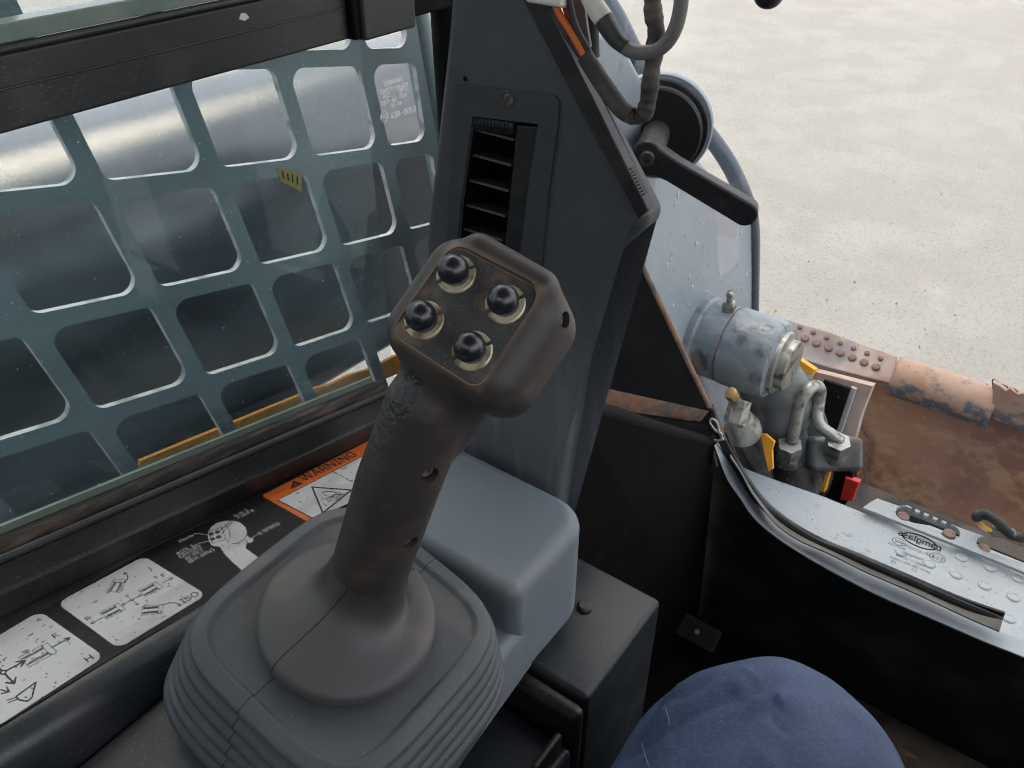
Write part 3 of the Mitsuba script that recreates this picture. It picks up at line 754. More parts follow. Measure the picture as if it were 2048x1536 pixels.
# ------------------------------------------------------------------ front post trim with air vent
TF = Frame([0.46, 0.33, 1.40], [-1, 0, 0], [0, -1, 0])      # x runs to the right, y up
tl = lambda L, h=0.0: TF.loc(L, h)
trim = thing('post_trim', 'dark moulded trim of the front post with an air vent', 'post trim')
out = [(905, -120), (1030, -120), (1056, -10), (1130, 130), (1215, 290), (1278, 410), (1292, 438), (1284, 462), (1262, 480), (1225, 512), (1198, 552), (1180, 600), (1162, 680), (1140, 830), (1112, 1020), (1090, 1180), (880, 1180), (858, 820), (846, 480), (866, 300), (888, 90)]
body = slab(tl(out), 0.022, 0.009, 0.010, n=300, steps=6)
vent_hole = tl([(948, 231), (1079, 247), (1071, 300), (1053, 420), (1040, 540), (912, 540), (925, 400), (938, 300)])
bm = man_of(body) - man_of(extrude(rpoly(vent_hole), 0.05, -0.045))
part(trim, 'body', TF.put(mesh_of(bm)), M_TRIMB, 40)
fr_o = rpoly(tl([(917, 166), (1110, 189), (1121, 200), (1118, 250), (1100, 380), (1084, 545), (892, 545), (905, 330), (911, 175)]), 0.003)
fr_i = rpoly(vent_hole)
vent = part(trim, 'vent', TF.put(extrude(fr_o.difference(fr_i), 0.0026, -0.0008)), M_TRIM, 30)
part(vent, 'duct', TF.put(cat(extrude(fr_i.buffer(0.002), 0.002, -0.044), extrude(fr_i.buffer(0.002).difference(fr_i.buffer(-0.0005)), 0.040, -0.042))), M_MATTE)
louver_edges = [((943, 268), (1026, 290)), ((938, 318), (1020, 341)), ((933, 369), (1015, 392)), ((927, 418), (1008, 442)), ((923, 466), (1003, 490))]
for (a, b) in louver_edges:
    A, B = tl([a], -0.004)[0], tl([b], -0.004)[0]
    mid, ang = (A + B) / 2, math.atan2(B[1] - A[1], B[0] - A[0])
    m = rbox(np.linalg.norm(B - A) + 0.001, 0.0022, 0.026, 0.0008, 8)
    m.apply_transform(trimesh.transformations.rotation_matrix(math.radians(-16), [1, 0, 0]))
    m.apply_translation([0, 0, -0.013])
    m.apply_transform(trimesh.transformations.rotation_matrix(ang, [0, 0, 1]))
    m.apply_translation([mid[0], mid[1], -0.004])
    part(vent, 'louver', TF.put(m), M_TRIM)
bar = rpoly(tl([(1031, 250), (1077, 253), (1068, 330), (1050, 440), (1042, 545), (1003, 545), (1016, 420), (1028, 300)], -0.003))
part(vent, 'shutter_bar', TF.put(lift(slab(bar, 0.012, 0.0015), -0.003)), M_BLACKPL)
wa, wb = TF.world(*tl([(949, 242)], -0.004)[0], -0.006), TF.world(*tl([(1031, 254)], -0.004)[0], -0.006)
wf = along(wa, wb)
Lw = np.linalg.norm(wb - wa)
part(vent, 'thumbwheel', wf.put(lathe([(0, 0), (0.0055, 0), (0.0062, 0.001), (0.0062, Lw - 0.001), (0.0055, Lw), (0, Lw)], 24)), M_BLACKPL)
ribs = []
for k in range(26):
    m = trimesh.creation.box([0.0008, 0.0008, Lw * 0.012])
    rr = []
    for a in np.linspace(0, 2 * math.pi, 1, endpoint=False):
        pass
    ring_ = lathe([(0.0060, 0.002 + k * (Lw - 0.004) / 26), (0.0069, 0.002 + k * (Lw - 0.004) / 26), (0.0069, 0.002 + (k + 0.5) * (Lw - 0.004) / 26), (0.0060, 0.002 + (k + 0.5) * (Lw - 0.004) / 26)], 18)
    ribs.append(ring_)
part(vent, 'wheel_ribs', wf.put(cat(*ribs)), M_BLACKPL, False)


def screw(parent, centre, n, r, name='screw', depth=0.0, m=None):
    fr = Frame(centre, n, np.cross(n, [0.3, 0.5, 0.8]))
    head = man_of(lathe([(0, -r * 0.5), (r, -r * 0.5), (r, 0), (r * 0.85, r * 0.22), (0, r * 0.3)], 28))
    for rot in (0, 90):
        c = man_of(trimesh.creation.box([r * 1.1, r * 0.28, r * 0.7])).rotate([0, 0, rot + 20]).translate([0, 0, r * 0.35])
        head = head - c
    return part(parent, name, fr.put(mesh_of(head)), m or M_SCREW, 30)


sc = TF.world(*tl([(1017, 197)], 0.002)[0], 0.0016)
ring_m = lathe([(0.0042, 0), (0.0052, 0.0), (0.0054, 0.0008), (0.0048, 0.0012), (0.0042, 0.0006)], 32)
part(vent, 'screw_seat', Frame(sc, [-1, 0, 0], [0, -1, 0]).put(ring_m), M_TRIM)
screw(vent, sc - np.array([-0.0002, 0, 0]), np.array([-1.0, 0, 0]), 0.0042)
part(trim, 'pin_hole', Frame(TF.world(*tl([(931, 158)])[0], 0.0001), [-1, 0, 0], [0, -1, 0]).put(lathe([(0, 0), (0.0018, 0), (0.0018, 0.0003), (0, 0.0003)], 16)), M_MATTE)
# cover strip down the edge of the trim, with ribs at its end
stp = thing('cover_strip', 'long black cover strip along the front post trim with ribbed tip', 'cover strip')
SF = Frame([0.452, 0.30, 1.40], [-1, 0, 0], [0, -1, 0])
so = SF.loc([(1012, -80), (1052, -80), (1092, 12), (1180, 186), (1296, 420), (1276, 438), (1160, 222), (1045, 0)])
part(stp, 'strip', SF.put(slab(so, 0.009, 0.0012, n=120)), M_BLACKPL)
for k in range(9):
    a = SF.loc([(1266 + 2.6 * k, 324 + 6.2 * k)])[0]
    q = SF.world(a[0] + 0.0012, a[1], -0.005)
    e = unit(SF.world(*SF.loc([(1296, 420)])[0]) - SF.world(*SF.loc([(1180, 186)])[0]))
    nrm = unit(np.cross(e, [1, 0, 0]))
    nrm = nrm if nrm @ np.array([0, -1, 0.3]) > 0 else -nrm
    fr = Frame(SF.world(*SF.loc([(1258 + 3.2 * k, 340 + 6.4 * k)])[0], -0.005), nrm, [1, 0, 0])
    part(stp, 'rib', fr.put(rbox(0.006, 0.0009, 0.0016, 0.0004, 6)), M_BLACKPL)

# ------------------------------------------------------------------ joystick
joy = thing('joystick', 'worn dark rubber joystick with four black thumb buttons on a bellows boot', 'joystick')


def sm(a, b, k):
    h = max(k - abs(a - b), 0.0) / k
    return min(a, b) - h * h * k * 0.25


def cone(p, a, b, ra, rb):
    ax, ay, az = a
    dx, dy, dz = b[0] - ax, b[1] - ay, b[2] - az
    px_, py_, pz_ = p[0] - ax, p[1] - ay, p[2] - az
    t = (px_ * dx + py_ * dy + pz_ * dz) / (dx * dx + dy * dy + dz * dz)
    t = 0.0 if t < 0 else 1.0 if t > 1 else t
    x, y, z = px_ - dx * t, py_ - dy * t, pz_ - dz * t
    return math.sqrt(x * x + y * y + z * z) - (ra + (rb - ra) * t)


def rb_sdf(p, c, h, r):
    x, y, z = abs(p[0] - c[0]) - h[0] + r, abs(p[1] - c[1]) - h[1] + r, abs(p[2] - c[2]) - h[2] + r
    ox, oy, oz = max(x, 0.0), max(y, 0.0), max(z, 0.0)
    return math.sqrt(ox * ox + oy * oy + oz * oz) + min(max(x, y, z), 0.0) - r


SHAFT = [(-4.0, -20, -34), (-7.0, -46, -42), (-8.6, -90, -74), (-10.2, -146, -122), (-11.5, -184, -152)]


def grip_sdf(x, y, z):
    p = (x, y, z)
    # head: a rounded block that narrows towards its back
    k = max(1.0 + 0.0018 * min(0.0, z + 8.0), 0.8)
    q = ((x + 3.0 + 0.21 * min(0.0, z)) / k, (y - 3.0) / k, z)
    d = rb_sdf(q, (0.5, 0.0, -24.0), (42.3, 38.0, 25.0), 19.5)
    d = sm(d, cone(p, (-17, 36.0, -3.0), (23, 34.5, -3.0), 7.0, 7.5), 11.0)          # brow over the panel
    s = 1e9
    rad = (22.5, 23.6, 24.4, 24.2, 24.5)
    for i in range(4):
        s = min(s, cone(p, SHAFT[i], SHAFT[i + 1], rad[i], rad[i + 1]))
    d = sm(d, s, 11.0)
    d = sm(d, cone(p, (8.0, -30.0, -52.0), (7.0, -52.0, -70.0), 13.0, 8.0), 9.0)      # finger stop under the head
    return -d


lv = manifold3d.Manifold.level_set(lambda x, y, z: grip_sdf(x, y, z), [-60, -212, -184, 62, 60, 14], 2.0, 0.0)
grip = lv
pocket = rpoly([(-28.6, 29.8), (25.6, 31.2), (27.0, -28.2), (-29.6, -26.9)], 7.0)
grip = grip - man_of(extrude(pocket.buffer(0.35), 9.0, -1.3))
# recessed screw holes down the right side and the drain hole at the foot
def head_pt(u, v, t):
    q = at(u, v, t) - HEAD.o
    return np.array([q @ HEAD.x, q @ HEAD.y, q @ HEAD.n]) * 1000


def surf(u, v):
    """First point of the grip on the sight line, in head coordinates (mm)."""
    lo = 0.30
    for t in np.arange(0.34, 0.66, 0.0008):
        if grip_sdf(*head_pt(u, v, t)) > 0:
            return head_pt(u, v, t), t
    return head_pt(u, v, 0.5), 0.5


def grip_normal(p, e=0.5):
    g_ = np.array([grip_sdf(*(p + np.eye(3)[k] * e)) - grip_sdf(*(p - np.eye(3)[k] * e)) for k in range(3)])
    return -unit(g_)


screws = []
for (u, v, r) in ((860, 951, 5.4), (822, 1088, 5.2), (785, 1205, 4.2), (1132, 640, 4.4)):
    p, t = surf(u, v)
    n_ = grip_normal(p)
    c = man_of(Frame(p - n_ * 7.0, n_, [0.2, 0.9, 0.1]).put(trimesh.creation.cylinder(r, 20, sections=32)))
    grip = grip - c.translate((n_ * 3.0).tolist())
    screws.append((p, n_, r))
gm = mesh_of(grip)
gm.apply_scale(0.001)
part(joy, 'grip', HEAD.put(gm), M_GRIP, 35)
plate2 = rpoly([(-28.6, 29.8), (25.6, 31.2), (27.0, -28.2), (-29.6, -26.9)], 7.0)
fp = slab(plate2.buffer(-0.35), 3.0, 0.6, n=160)
fp.apply_scale(0.001)
part(joy, 'face_plate', HEAD.put(lift(fp, -0.0003)), M_FACE, 30)
dl = extrude(plate2.buffer(0.5).difference(plate2.buffer(-0.55)), 0.5, -1.25)
dl.apply_scale(0.001)
part(joy, 'packed_dirt_line', HEAD.put(dl), M_DIRT, False)
for (p, n_, r), mname in zip(screws, (M_SCREW, M_SCREW, M_DIRT, M_DIRT)):
    c = HEAD.world(*(p / 1000 - n_ * 0.0045))
    wn = HEAD.x * n_[0] + HEAD.y * n_[1] + HEAD.n * n_[2]
    screw(joy, c, wn, r * 0.00082, m=mname, name='screw' if mname == M_SCREW else 'plug')
for (x, y), nm in zip(((-17.6, 16.5), (13.9, 15.7), (-17.8, -12.4), (13.2, -13.1)), ('upper left', 'upper right', 'lower left', 'lower right')):
    fr = Frame(HEAD.world(x / 1000, y / 1000, 0.0), HEAD.n, HEAD.x)
    b = part(joy, 'button', fr.put(lathe([(0, 0.0002), (0.0068, 0.0002), (0.0072, 0.0030)] + [(0.0080 * math.cos(a), 0.0066 + 0.0080 * math.sin(a)) for a in np.linspace(-0.35, math.pi / 2, 18)][:-1] + [(0, 0.0146)], 40)), M_GLOSSBLK, 50, label=f'glossy black {nm} thumb button in a brass coloured ring')
    rg = man_of(lathe([(0.0066, -0.0004), (0.0104, -0.0004), (0.0104, 0.0009), (0.0098, 0.0014), (0.0072, 0.0014), (0.0066, 0.0009)], 48))
    for ang in (255, 75):
        rg = rg - man_of(trimesh.creation.box([0.0042, 0.0024, 0.004])).translate([0.0093, 0, 0.001]).rotate([0, 0, ang - 20])
    part(b, 'ring', fr.put(mesh_of(rg)), M_RING, 30)
# torn flaps of skin round the peeled patch
fl = []
for k in range(26):
    u, v = rng.uniform(785, 838), rng.uniform(752, 850)
    if abs(u - (835 - (v - 750) * 0.4)) > 28:
        continue
    p, t = surf(u, v)
    n_ = grip_normal(p)
    s_ = rng.uniform(0.8, 2.2)
    fr = Frame(p + n_ * 0.05, unit(n_ + nrng.normal(0, 0.25, 3)), nrng.normal(0, 1, 3))
    m = slab([(math.cos(a) * s_ * rng.uniform(0.5, 1.3), math.sin(a) * s_ * rng.uniform(0.4, 1.0)) for a in np.linspace(0, 6.28, 9)[:-1]], 0.9, 0.2, n=16, steps=2)
    fl.append(fr.put(m))
fl = cat(*fl)
fl.apply_scale(0.001)
part(joy, 'torn_skin', HEAD.put(fl), M_HOSE, 40, kind='stuff')
# flared skirt at the foot of the grip
foot = HEAD.world(-0.01068, -0.160, -0.1331)
sd = unit(HEAD.world(-0.0102, -0.146, -0.122) - HEAD.world(-0.0115, -0.184, -0.152))
prof = [(0.0550, 0.0, 0.0), (0.0558, 0.003, 0.0), (0.0556, 0.0072, 0.0), (0.0542, 0.0100, 0.0), (0.0510, 0.0120, 0.01), (0.0465, 0.0134, 0.03), (0.0420, 0.0143, 0.07), (0.0378, 0.0150, 0.15), (0.0342, 0.0160, 0.29), (0.0311, 0.0177, 0.47), (0.0287, 0.0206, 0.66), (0.0268, 0.0252, 0.84), (0.0254, 0.0320, 1.0), (0.0234, 0.0400, 1.0)]
a = np.arange(96) * 2 * math.pi / 96
q0 = BOOT.world(0.001, 0.0, 0.0055)
k_ = ((q0 + BOOT.n * 0.0) @ BOOT.n - foot @ BOOT.n) / (sd @ BOOT.n)
rings = []
for r, h, w in prof:
    n_ = unit(BOOT.n * (1 - w) + sd * w)
    on_axis = foot + sd * (((q0 + BOOT.n * h) @ BOOT.n - foot @ BOOT.n) / (sd @ BOOT.n))
    c = (q0 + BOOT.n * h) * (1 - w) + on_axis * w
    fr = Frame(c, n_, BOOT.x)
    rings.append(np.array([fr.world(r * math.cos(t), r * math.sin(t)) for t in a]))
part(joy, 'skirt', loft(rings, True, False), M_SKIRT, 50)
# boot: rounded square plate over bellows
def sup(half, ex, k=160):
    t = np.arange(k) * 2 * math.pi / k
    c, s = np.cos(t), np.sin(t)
    return np.stack([half * np.sign(c) * np.abs(c) ** (2 / ex), half * np.sign(s) * np.abs(s) ** (2 / ex)], 1)


bp = [(0.002, 2, 0.0), (0.050, 3, 0.0), (0.0655, 5, 0.0), (0.0668, 5, 0.0003), (0.0685, 4.8, 0.0022), (0.0705, 4.6, 0.0026), (0.0765, 4.2, 0.0010), (0.0785, 4.1, 0.0), (0.0798, 4.0, -0.0016), (0.0800, 4.0, -0.0036),
      (0.0788, 4.0, -0.0062)]
z_, hf = -0.0085, 0.0770
for k in range(5):
    bp += [(hf - 0.0030, 4.0, z_), (hf - 0.0022, 4.0, z_ - 0.0012), (hf + 0.0048, 4.0, z_ - 0.0024), (hf + 0.0072, 4.0, z_ - 0.0050), (hf + 0.0074, 4.0, z_ - 0.0086), (hf + 0.0052, 4.0, z_ - 0.0116), (hf + 0.0028, 4.0, z_ - 0.0132)]
    z_ -= 0.0140
    hf += 0.0034
bp += [(hf + 0.002, 4, z_ - 0.03)]
rings = [np.array([BOOT.world(x - 0.0005, y - 0.0009, z) for x, y in sup(h, e)]) for h, e, z in bp]
part(joy, 'bellows_boot', loft(rings, True, True), M_BOOT, 50)

# ------------------------------------------------------------------ side console that carries the joystick
con = thing('side_console', 'blue grey moulded armrest console under and ahead of the joystick', 'console')
hs = manifold3d.Manifold.batch_hull([manifold3d.Manifold.sphere(0.011, 28).translate([x, y, z]) for x, y in ((0.334, 0.2465), (0.334, 0.40), (0.421, 0.40)) for z in (1.075, 1.165)] + [manifold3d.Manifold.sphere(0.0125, 28).translate([0.400 + 0.020 * math.sin(t), 0.2675 - 0.020 * math.cos(t), z]) for z in (1.076, 1.1635) for t in np.linspace(0, 1.57, 6)])
part(con, 'housing', mesh_of(hs), M_GREY, 35)
base = manifold3d.Manifold.batch_hull([manifold3d.Manifold.sphere(0.010, 24).translate([x, y, z]) for x, y in ((0.02, 0.222), (0.345, 0.246), (0.02, 0.395), (0.345, 0.395)) for z in (1.07, 1.118)])
part(con, 'base', mesh_of(base), M_GREY, 35)
part(con, 'rear_pad', box(0.02, 0.165, 0.30, 0.403, 1.100, 1.1345, 0.006), M_TRIM)

lc = thing('lower_cover', 'dark plastic cover box low beside the console', 'cover')
part(lc, 'box', box(0.357, 0.485, 0.188, 0.34, 0.62, 1.05, 0.006), M_COVER)
part(lc, 'rim', box(0.338, 0.3545, 0.186, 0.34, 0.92, 1.047, 0.007), M_BLACKPL)
part(lc, 'tray', box(0.10, 0.3365, 0.186, 0.34, 0.70, 1.010, 0.006), M_COVER)
part(lc, 'divider', box(0.292, 0.330, 0.192, 0.199, 1.0105, 1.034, 0.003), M_BLACKPL)
part(lc, 'bolt', Frame([0.435, 0.240, 1.0505], [0, 0, 1], [1, 0, 0]).put(lathe([(0, 0), (0.007, 0), (0.007, 0.002), (0.005, 0.004), (0, 0.004)], 24)), M_BLACKPL)

# ------------------------------------------------------------------ front left corner and footwell
cor = thing('corner_panel', 'dark inner corner panel with rusty edges beside the front glass', 'panel')
A = hit(1262, 488, [0.845, 0, 0], [1, 0, 0])
B = hit(1440, 862, [0.845, 0, 0], [1, 0, 0])
up_ = A + (A - B) * 0.9
def sheet(pts, th):
    """A bent sheet through a grid-less polygon (fan), thickened."""
    pts = np.array(pts, float)
    n_ = unit(np.cross(pts[1] - pts[0], pts[2] - pts[0]))
    k = len(pts)
    v = np.vstack([pts + n_ * th / 2, pts - n_ * th / 2])
    f = []
    for i in range(1, k - 1):
        f += [[0, i, i + 1], [k, k + i + 1, k + i]]
    for i in range(k):
        j = (i + 1) % k
        f += [[i, k + i, k + j], [i, k + j, j]]
    return trimesh.Trimesh(v, f, process=False)
part(cor, 'inner_plate', sheet([A, B, [0.56, 0.42, B[2] - 0.03], [0.56, 0.50, A[2] + 0.1], up_], 0.004), M_MATTE, False)
part(cor, 'edge_strip', tube([up_, A, (A + B) / 2, B, B + (B - A) * 0.05], 0.0042, 8, 30), M_RUST)
# rusty ledge under the plate and torn lip
L0, L1 = hit(1205, 775, [0.70, 0, 0], [1, 0, 0]), hit(1418, 822, [0.835, 0, 0], [1, 0, 0])
L2, L3 = hit(1400, 846, [0.825, 0, 0], [1, 0, 0]), hit(1195, 800, [0.69, 0, 0], [1, 0, 0])
nl = 24
rowa = [L0 + (L1 - L0) * s for s in np.linspace(0, 1, nl)]
rowb = [L3 + (L2 - L3) * s + np.array([0, 0, -1]) * (0.004 * math.sin(s * 5) + 0.003 * rng.random()) for s in np.linspace(0, 1, nl)]
v = np.vstack([rowa, rowb, np.array(rowa) + [0, 0.004, -0.006], np.array(rowb) + [0, 0.004, -0.006]])
f = []
for i in range(nl - 1):
    for o_, w_ in ((0, nl), (3 * nl, 2 * nl), (nl, 3 * nl)):
        f += [[o_ + i, w_ + i, w_ + i + 1], [o_ + i, w_ + i + 1, o_ + i + 1]]
part(cor, 'rusty_lip', trimesh.Trimesh(v, f, process=False), M_RUST, 40)
T0 = [hit(u, v, [0.62, 0, 0], [1, 0, 0]) for u, v in [(1186, 560), (1200, 600), (1206, 660), (1219, 712), (1217, 740), (1205, 790), (1150, 800), (1150, 620)]]
part(cor, 'torn_flange', Frame(T0[0], [-1, 0, 0], [0, -1, 0]).put(slab(Frame(T0[0], [-1, 0, 0], [0, -1, 0]).loc([(1186, 560), (1200, 600), (1206, 660), (1219, 712), (1217, 740), (1205, 790), (1120, 800), (1120, 620)]), 0.002, 0.0005)), M_DARK)
wall = thing('footwell_side', 'black left wall of the footwell with a rounded top edge', 'wall')
w0_, w1_ = hit(1150, 822, [0.50, 0, 0], [1, 0, 0]), hit(1428, 898, [0.84, 0, 0], [1, 0, 0])
part(wall, 'panel', sheet([w0_, w1_, [0.846, w1_[1] - 0.02, 0.6], [0.50, w0_[1], 0.6]], 0.005), M_DARK, False)
part(wall, 'top_roll', tube([w0_ + [0, 0.012, 0.004], (w0_ + w1_) / 2 + [0, 0.010, 0.003], w1_ + [0, 0.008, 0.004]], 0.011, 16, 20), M_MATTE)
part(wall, 'upper_panel', sheet([w0_ + [0, 0.012, 0.004], w1_ + [0, 0.012, 0.006], B + [0, 0.01, 0.005], [0.56, 0.45, 0.98]], 0.004), M_MATTE, False)
pd = thing('foot_pedal', 'dirty foot pedal deep in the dark footwell', 'pedal')
pz = at(1395, 1265, 1.22)
pf = Frame(pz, [-0.6, 0, 0.8], [0, -1, 0])
part(pd, 'pad', pf.put(rbox(0.065, 0.036, 0.012, 0.004)), M_BULK)
part(pd, 'arm', tube([pf.world(0, 0, -0.005), pf.world(0, 0.06, -0.03), [pz[0] + 0.08, pz[1], 0.62]], 0.008, 10), M_DARK)
part(pd, 'bolt', pf.put(lift(lathe([(0, 0), (0.004, 0), (0.004, 0.003), (0, 0.004)], 14), 0.006)), M_STEEL)
single('faint_wire', tube([at(1490 + 40 * q, 1300 - 30 * q + 14 * math.sin(q * 3), 1.27) for q in np.linspace(0, 1.6, 6)], 0.0012, 6, 12), M_DIRT, 'thin faint wire lying on the dark footwell floor', 'straw')  # a thin wire, hardly visible in the footwell
single('floor_mat', cat(box(0.40, 0.845, -0.40, 0.12, 0.605, 0.615, 0.004)), M_MAT, 'worn dirty rubber mat on the footwell floor', 'floor mat')

# ------------------------------------------------------------------ front door: glass, seal, metal lip, handle
door = thing('front_door', 'front glass door with black rubber seal and pale metal lower lip', 'door')
DX = 0.85
DF = Frame([DX, 0.1, 1.0], [-1, 0, 0], [0, -1, 0])
c2 = lambda x, y: (1350 + x / 2.898, 800 + y / 2.898)
lip_lo = [(228, 262), (300, 450), (380, 570), (440, 660), (520, 740), (640, 830), (800, 930), (1000, 1040), (1200, 1140), (1500, 1270), (1800, 1400), (2023, 1490), (2400, 1650)]
lip_up = [(2400, 1545), (2023, 1395), (1880, 1340), (1700, 1260), (1400, 1120), (1100, 990), (900, 890), (720, 810), (600, 730), (520, 640), (440, 530), (370, 400), (300, 310), (262, 262), (245, 247)]
lip_poly = list(DF.loc([c2(*q) for q in lip_lo])) + list(DF.loc([c2(*q) for q in lip_up]))
def strip(lower, upper, xl, xu, th=0.002, n=160):
    a_ = spline([hit(*c2(*q), [xl, 0, 0], [1, 0, 0]) for q in lower], n)
    b_ = spline([hit(*c2(*q), [xu, 0, 0], [1, 0, 0]) for q in upper], n)
    def even(c, k=n):
        d = np.r_[0, np.cumsum(np.linalg.norm(np.diff(c, axis=0), axis=1))]
        return np.stack([np.interp(np.linspace(0, d[-1], k), d, c[:, q]) for q in range(3)], 1)
    a_, b_ = even(a_), even(b_)
    o_ = np.array([0.0, 0, -th])
    return loft([np.array([a_[i], a_[i] * 0.5 + b_[i] * 0.5, b_[i], b_[i] + o_, (a_[i] + b_[i]) * 0.5 + o_, a_[i] + o_]) for i in range(n)])


part(door, 'metal_lip', strip(lip_lo, lip_up[::-1], DX - 0.030, DX), M_LIGHTP, 40, label='pale painted metal lip curving round the lower corner')
bead = [(196, 40), (240, 150), (300, 275), (350, 370), (410, 470), (500, 590), (620, 695), (800, 810), (1000, 893), (1300, 1022), (1600, 1155), (1895, 1276)]
bp3 = spline([hit(*c2(*q), [DX - 0.004, 0, 0], [1, 0, 0]) for q in bead], 120)
part(door, 'seal_bead', tube(bp3, 0.0066, 14, smooth=False), M_RUBBER, True, label='black rubber bead cut off square at its right end')
sb_up = [(340, 330), (460, 520), (560, 640), (680, 730), (850, 830), (1050, 915), (1350, 1045), (1650, 1172), (1912, 1240)]
sb_lo = [(1880, 1340), (1700, 1262), (1400, 1122), (1100, 992), (900, 892), (720, 812), (600, 732), (520, 642), (440, 532), (380, 420), (320, 330)]
pl = list(DF.loc([c2(*q) for q in sb_up])) + list(DF.loc([c2(*q) for q in sb_lo]))
part(door, 'seal_base', strip([(320, 330)] + sb_lo[::-1][1:], [(320, 300)] + sb_up, DX - 0.022, DX - 0.001), M_SEALBASE, 40)
fin = spline([hit(*c2(*q), [DX - 0.002, 0, 0], [1, 0, 0]) for q in [(290, 190), (400, 420), (520, 590), (680, 715), (860, 815), (1050, 893), (1350, 1020), (1650, 1148), (1912, 1240)]], 100)
part(door, 'seal_fin', tube(fin, 0.0026, 8, smooth=False), M_RUBBER)
gl = [(1190, 330), (1262, 488), (1440, 862)] + [c2(*q) for q in ((300, 330), (380, 440), (520, 640), (720, 810), (1100, 990), (1700, 1260), (2400, 1545))] + [(2600, 1300), (2700, -700), (1100, -700)]
gp = Polygon(DF.loc(gl, -0.006)).buffer(0)
gm_ = trimesh.creation.extrude_polygon(gp, 0.001, engine='earcut')
tri_ = gm_.faces[np.all(gm_.vertices[gm_.faces][:, :, 2] > 0.0005, axis=1)]
part(door, 'pane', DF.put(lift(trimesh.Trimesh(gm_.vertices, tri_, process=False), -0.006)), 'clear_pane', False)
GT = Frame([DX + 0.0045, 0.1, 1.0], [-1, 0, 0], [0, -1, 0])
c5 = lambda x, y: (1600 + x / 4.042, 950 + y / 4.042)
gq_ = lambda x, y: GT.loc([c5(x, y)])[0]
ra = math.atan2(*(gq_(1110, 590) - gq_(825, 480))[::-1])
oc = (gq_(1110, 590) + gq_(825, 480)) / 2
ov = shapely.affinity.rotate(shapely.affinity.scale(Point(0, 0).buffer(1, quad_segs=24), np.linalg.norm(gq_(1110, 590) - gq_(825, 480)) / 2, 0.0098), ra, use_radians=True)
ov = shapely.affinity.translate(ov, *oc)
ov2 = shapely.affinity.scale(ov, 0.94, 0.80)
pr = [extrude(ov.difference(ov2), 0.0002), words('camglass', 0.0080, oc, ra, True, True)]
for t, q, h in (('43R-010057', (955, 610), 0.0044), ('A086T26', (782, 573), 0.0032), ('TEMPERED', (910, 655), 0.0034), ('SAFETY GLASS', (893, 690), 0.0034), ('DOT-280 AS-2 M85', (888, 724), 0.0034), ('22', (758, 700), 0.0034), ('4 5', (925, 768), 0.0032), ('VIT', (1112, 612), 0.0034), ('E13', (1110, 668), 0.0050)):
    pr.append(words(t, h, gq_(*q), ra, False, True))
for q, rx in (((1110, 668), 0.0090), ((800, 540), 0.0078)):
    e = shapely.affinity.translate(shapely.affinity.rotate(shapely.affinity.scale(Point(0, 0).buffer(1), rx, rx * 0.72), ra, use_radians=True), *gq_(*q))
    pr.append(extrude(e.difference(e.buffer(-0.0007)), 0.0002))
pr.append(words('CCC', 0.0034, gq_(800, 540), ra, True, True))
for m in pr:
    part(door, 'glass_print', GT.put(m), M_GINK, False)
part(door, 'dust_specks', specks(Frame([DX + 0.0045, 0.1, 1.0], [-1, 0, 0], [0, -1, 0]), -0.3, 0.35, -0.15, 0.25, 420, 0.0003, 0.0012, gp.buffer(-0.01)), M_SPECK, False, kind='stuff')
bulk = [c2(*q) for q in lip_lo]
BKF = Frame([DX + 0.004, 0.1, 0.8], [-1, 0, 0], [0, -1, 0])
bq = list(BKF.loc([(u + 3, v - 6) for u, v in bulk])) + [(0.6, -0.21), (-0.25, -0.21), (-0.25, BKF.loc([bulk[0]])[0][1])]
single('front_bulkhead', BKF.put(slab(Polygon(bq).buffer(0), 0.004, 0.0008, n=160)), M_BULK, 'dark bulkhead of the footwell below the pale door lip', 'panel')
# little wire clip at the corner of the seal
ck = [hit(u, v, [0.835, 0, 0], [1, 0, 0]) for u, v in [(1434, 932), (1428, 905), (1425, 882), (1440, 880), (1443, 868), (1432, 862), (1420, 846), (1424, 838), (1434, 845), (1438, 862), (1446, 880)]]
single('wire_clip', tube(ck, 0.0016, 8, 50), M_CONN, 'small bent wire clip hanging at the corner of the door seal', 'clip')

hd = thing('door_handle', 'black round door latch with a straight lever arm', 'door handle')
h0, h1 = at(1312, 268, 0.905), at(1293, 318, 0.845)
hf_ = along(h0, h1, [0, 1, 0])
part(hd, 'escutcheon', hf_.put(lathe([(0, -0.012), (0.047, -0.012), (0.049, -0.010), (0.049, -0.002), (0.047, 0.0), (0, 0.0)], 64)), M_BLACKPL, 40)
part(hd, 'gasket', hf_.put(lathe([(0.040, -0.020), (0.0525, -0.020), (0.0535, -0.018), (0.0535, -0.0135), (0.051, -0.0125), (0.040, -0.0125)], 64)), M_RUBBER, 40)
part(hd, 'back_flange', hf_.put(lathe([(0.030, -0.034), (0.057, -0.034), (0.059, -0.030), (0.059, -0.023), (0.0575, -0.0205), (0.030, -0.0205)], 64)), M_ARMP, 40)
hl_ = np.linalg.norm(h1 - h0)
part(hd, 'hub', hf_.put(lathe([(0, 0.0004), (0.0150, 0.0004), (0.0148, hl_ * 0.72), (0, hl_ * 0.72)], 40)), M_SLEEVE, 40)
tip = at(1490, 424, 0.862)
d_ = tip - h1
d_ = d_ - hf_.n * (d_ @ hf_.n)
lf = Frame(h1 - hf_.n * 0.004, hf_.n, d_)
Ld = np.linalg.norm(d_)
lev = unary_union([Point(0, 0).buffer(0.0162), Polygon([(0.0, 0.0150), (0.03, 0.0125), (Ld, 0.0135), (Ld, -0.0125), (0.03, -0.0115), (0.0, -0.0150)])]).union(Point(Ld, 0.0005).buffer(0.013)).buffer(-0.004).buffer(0.004)
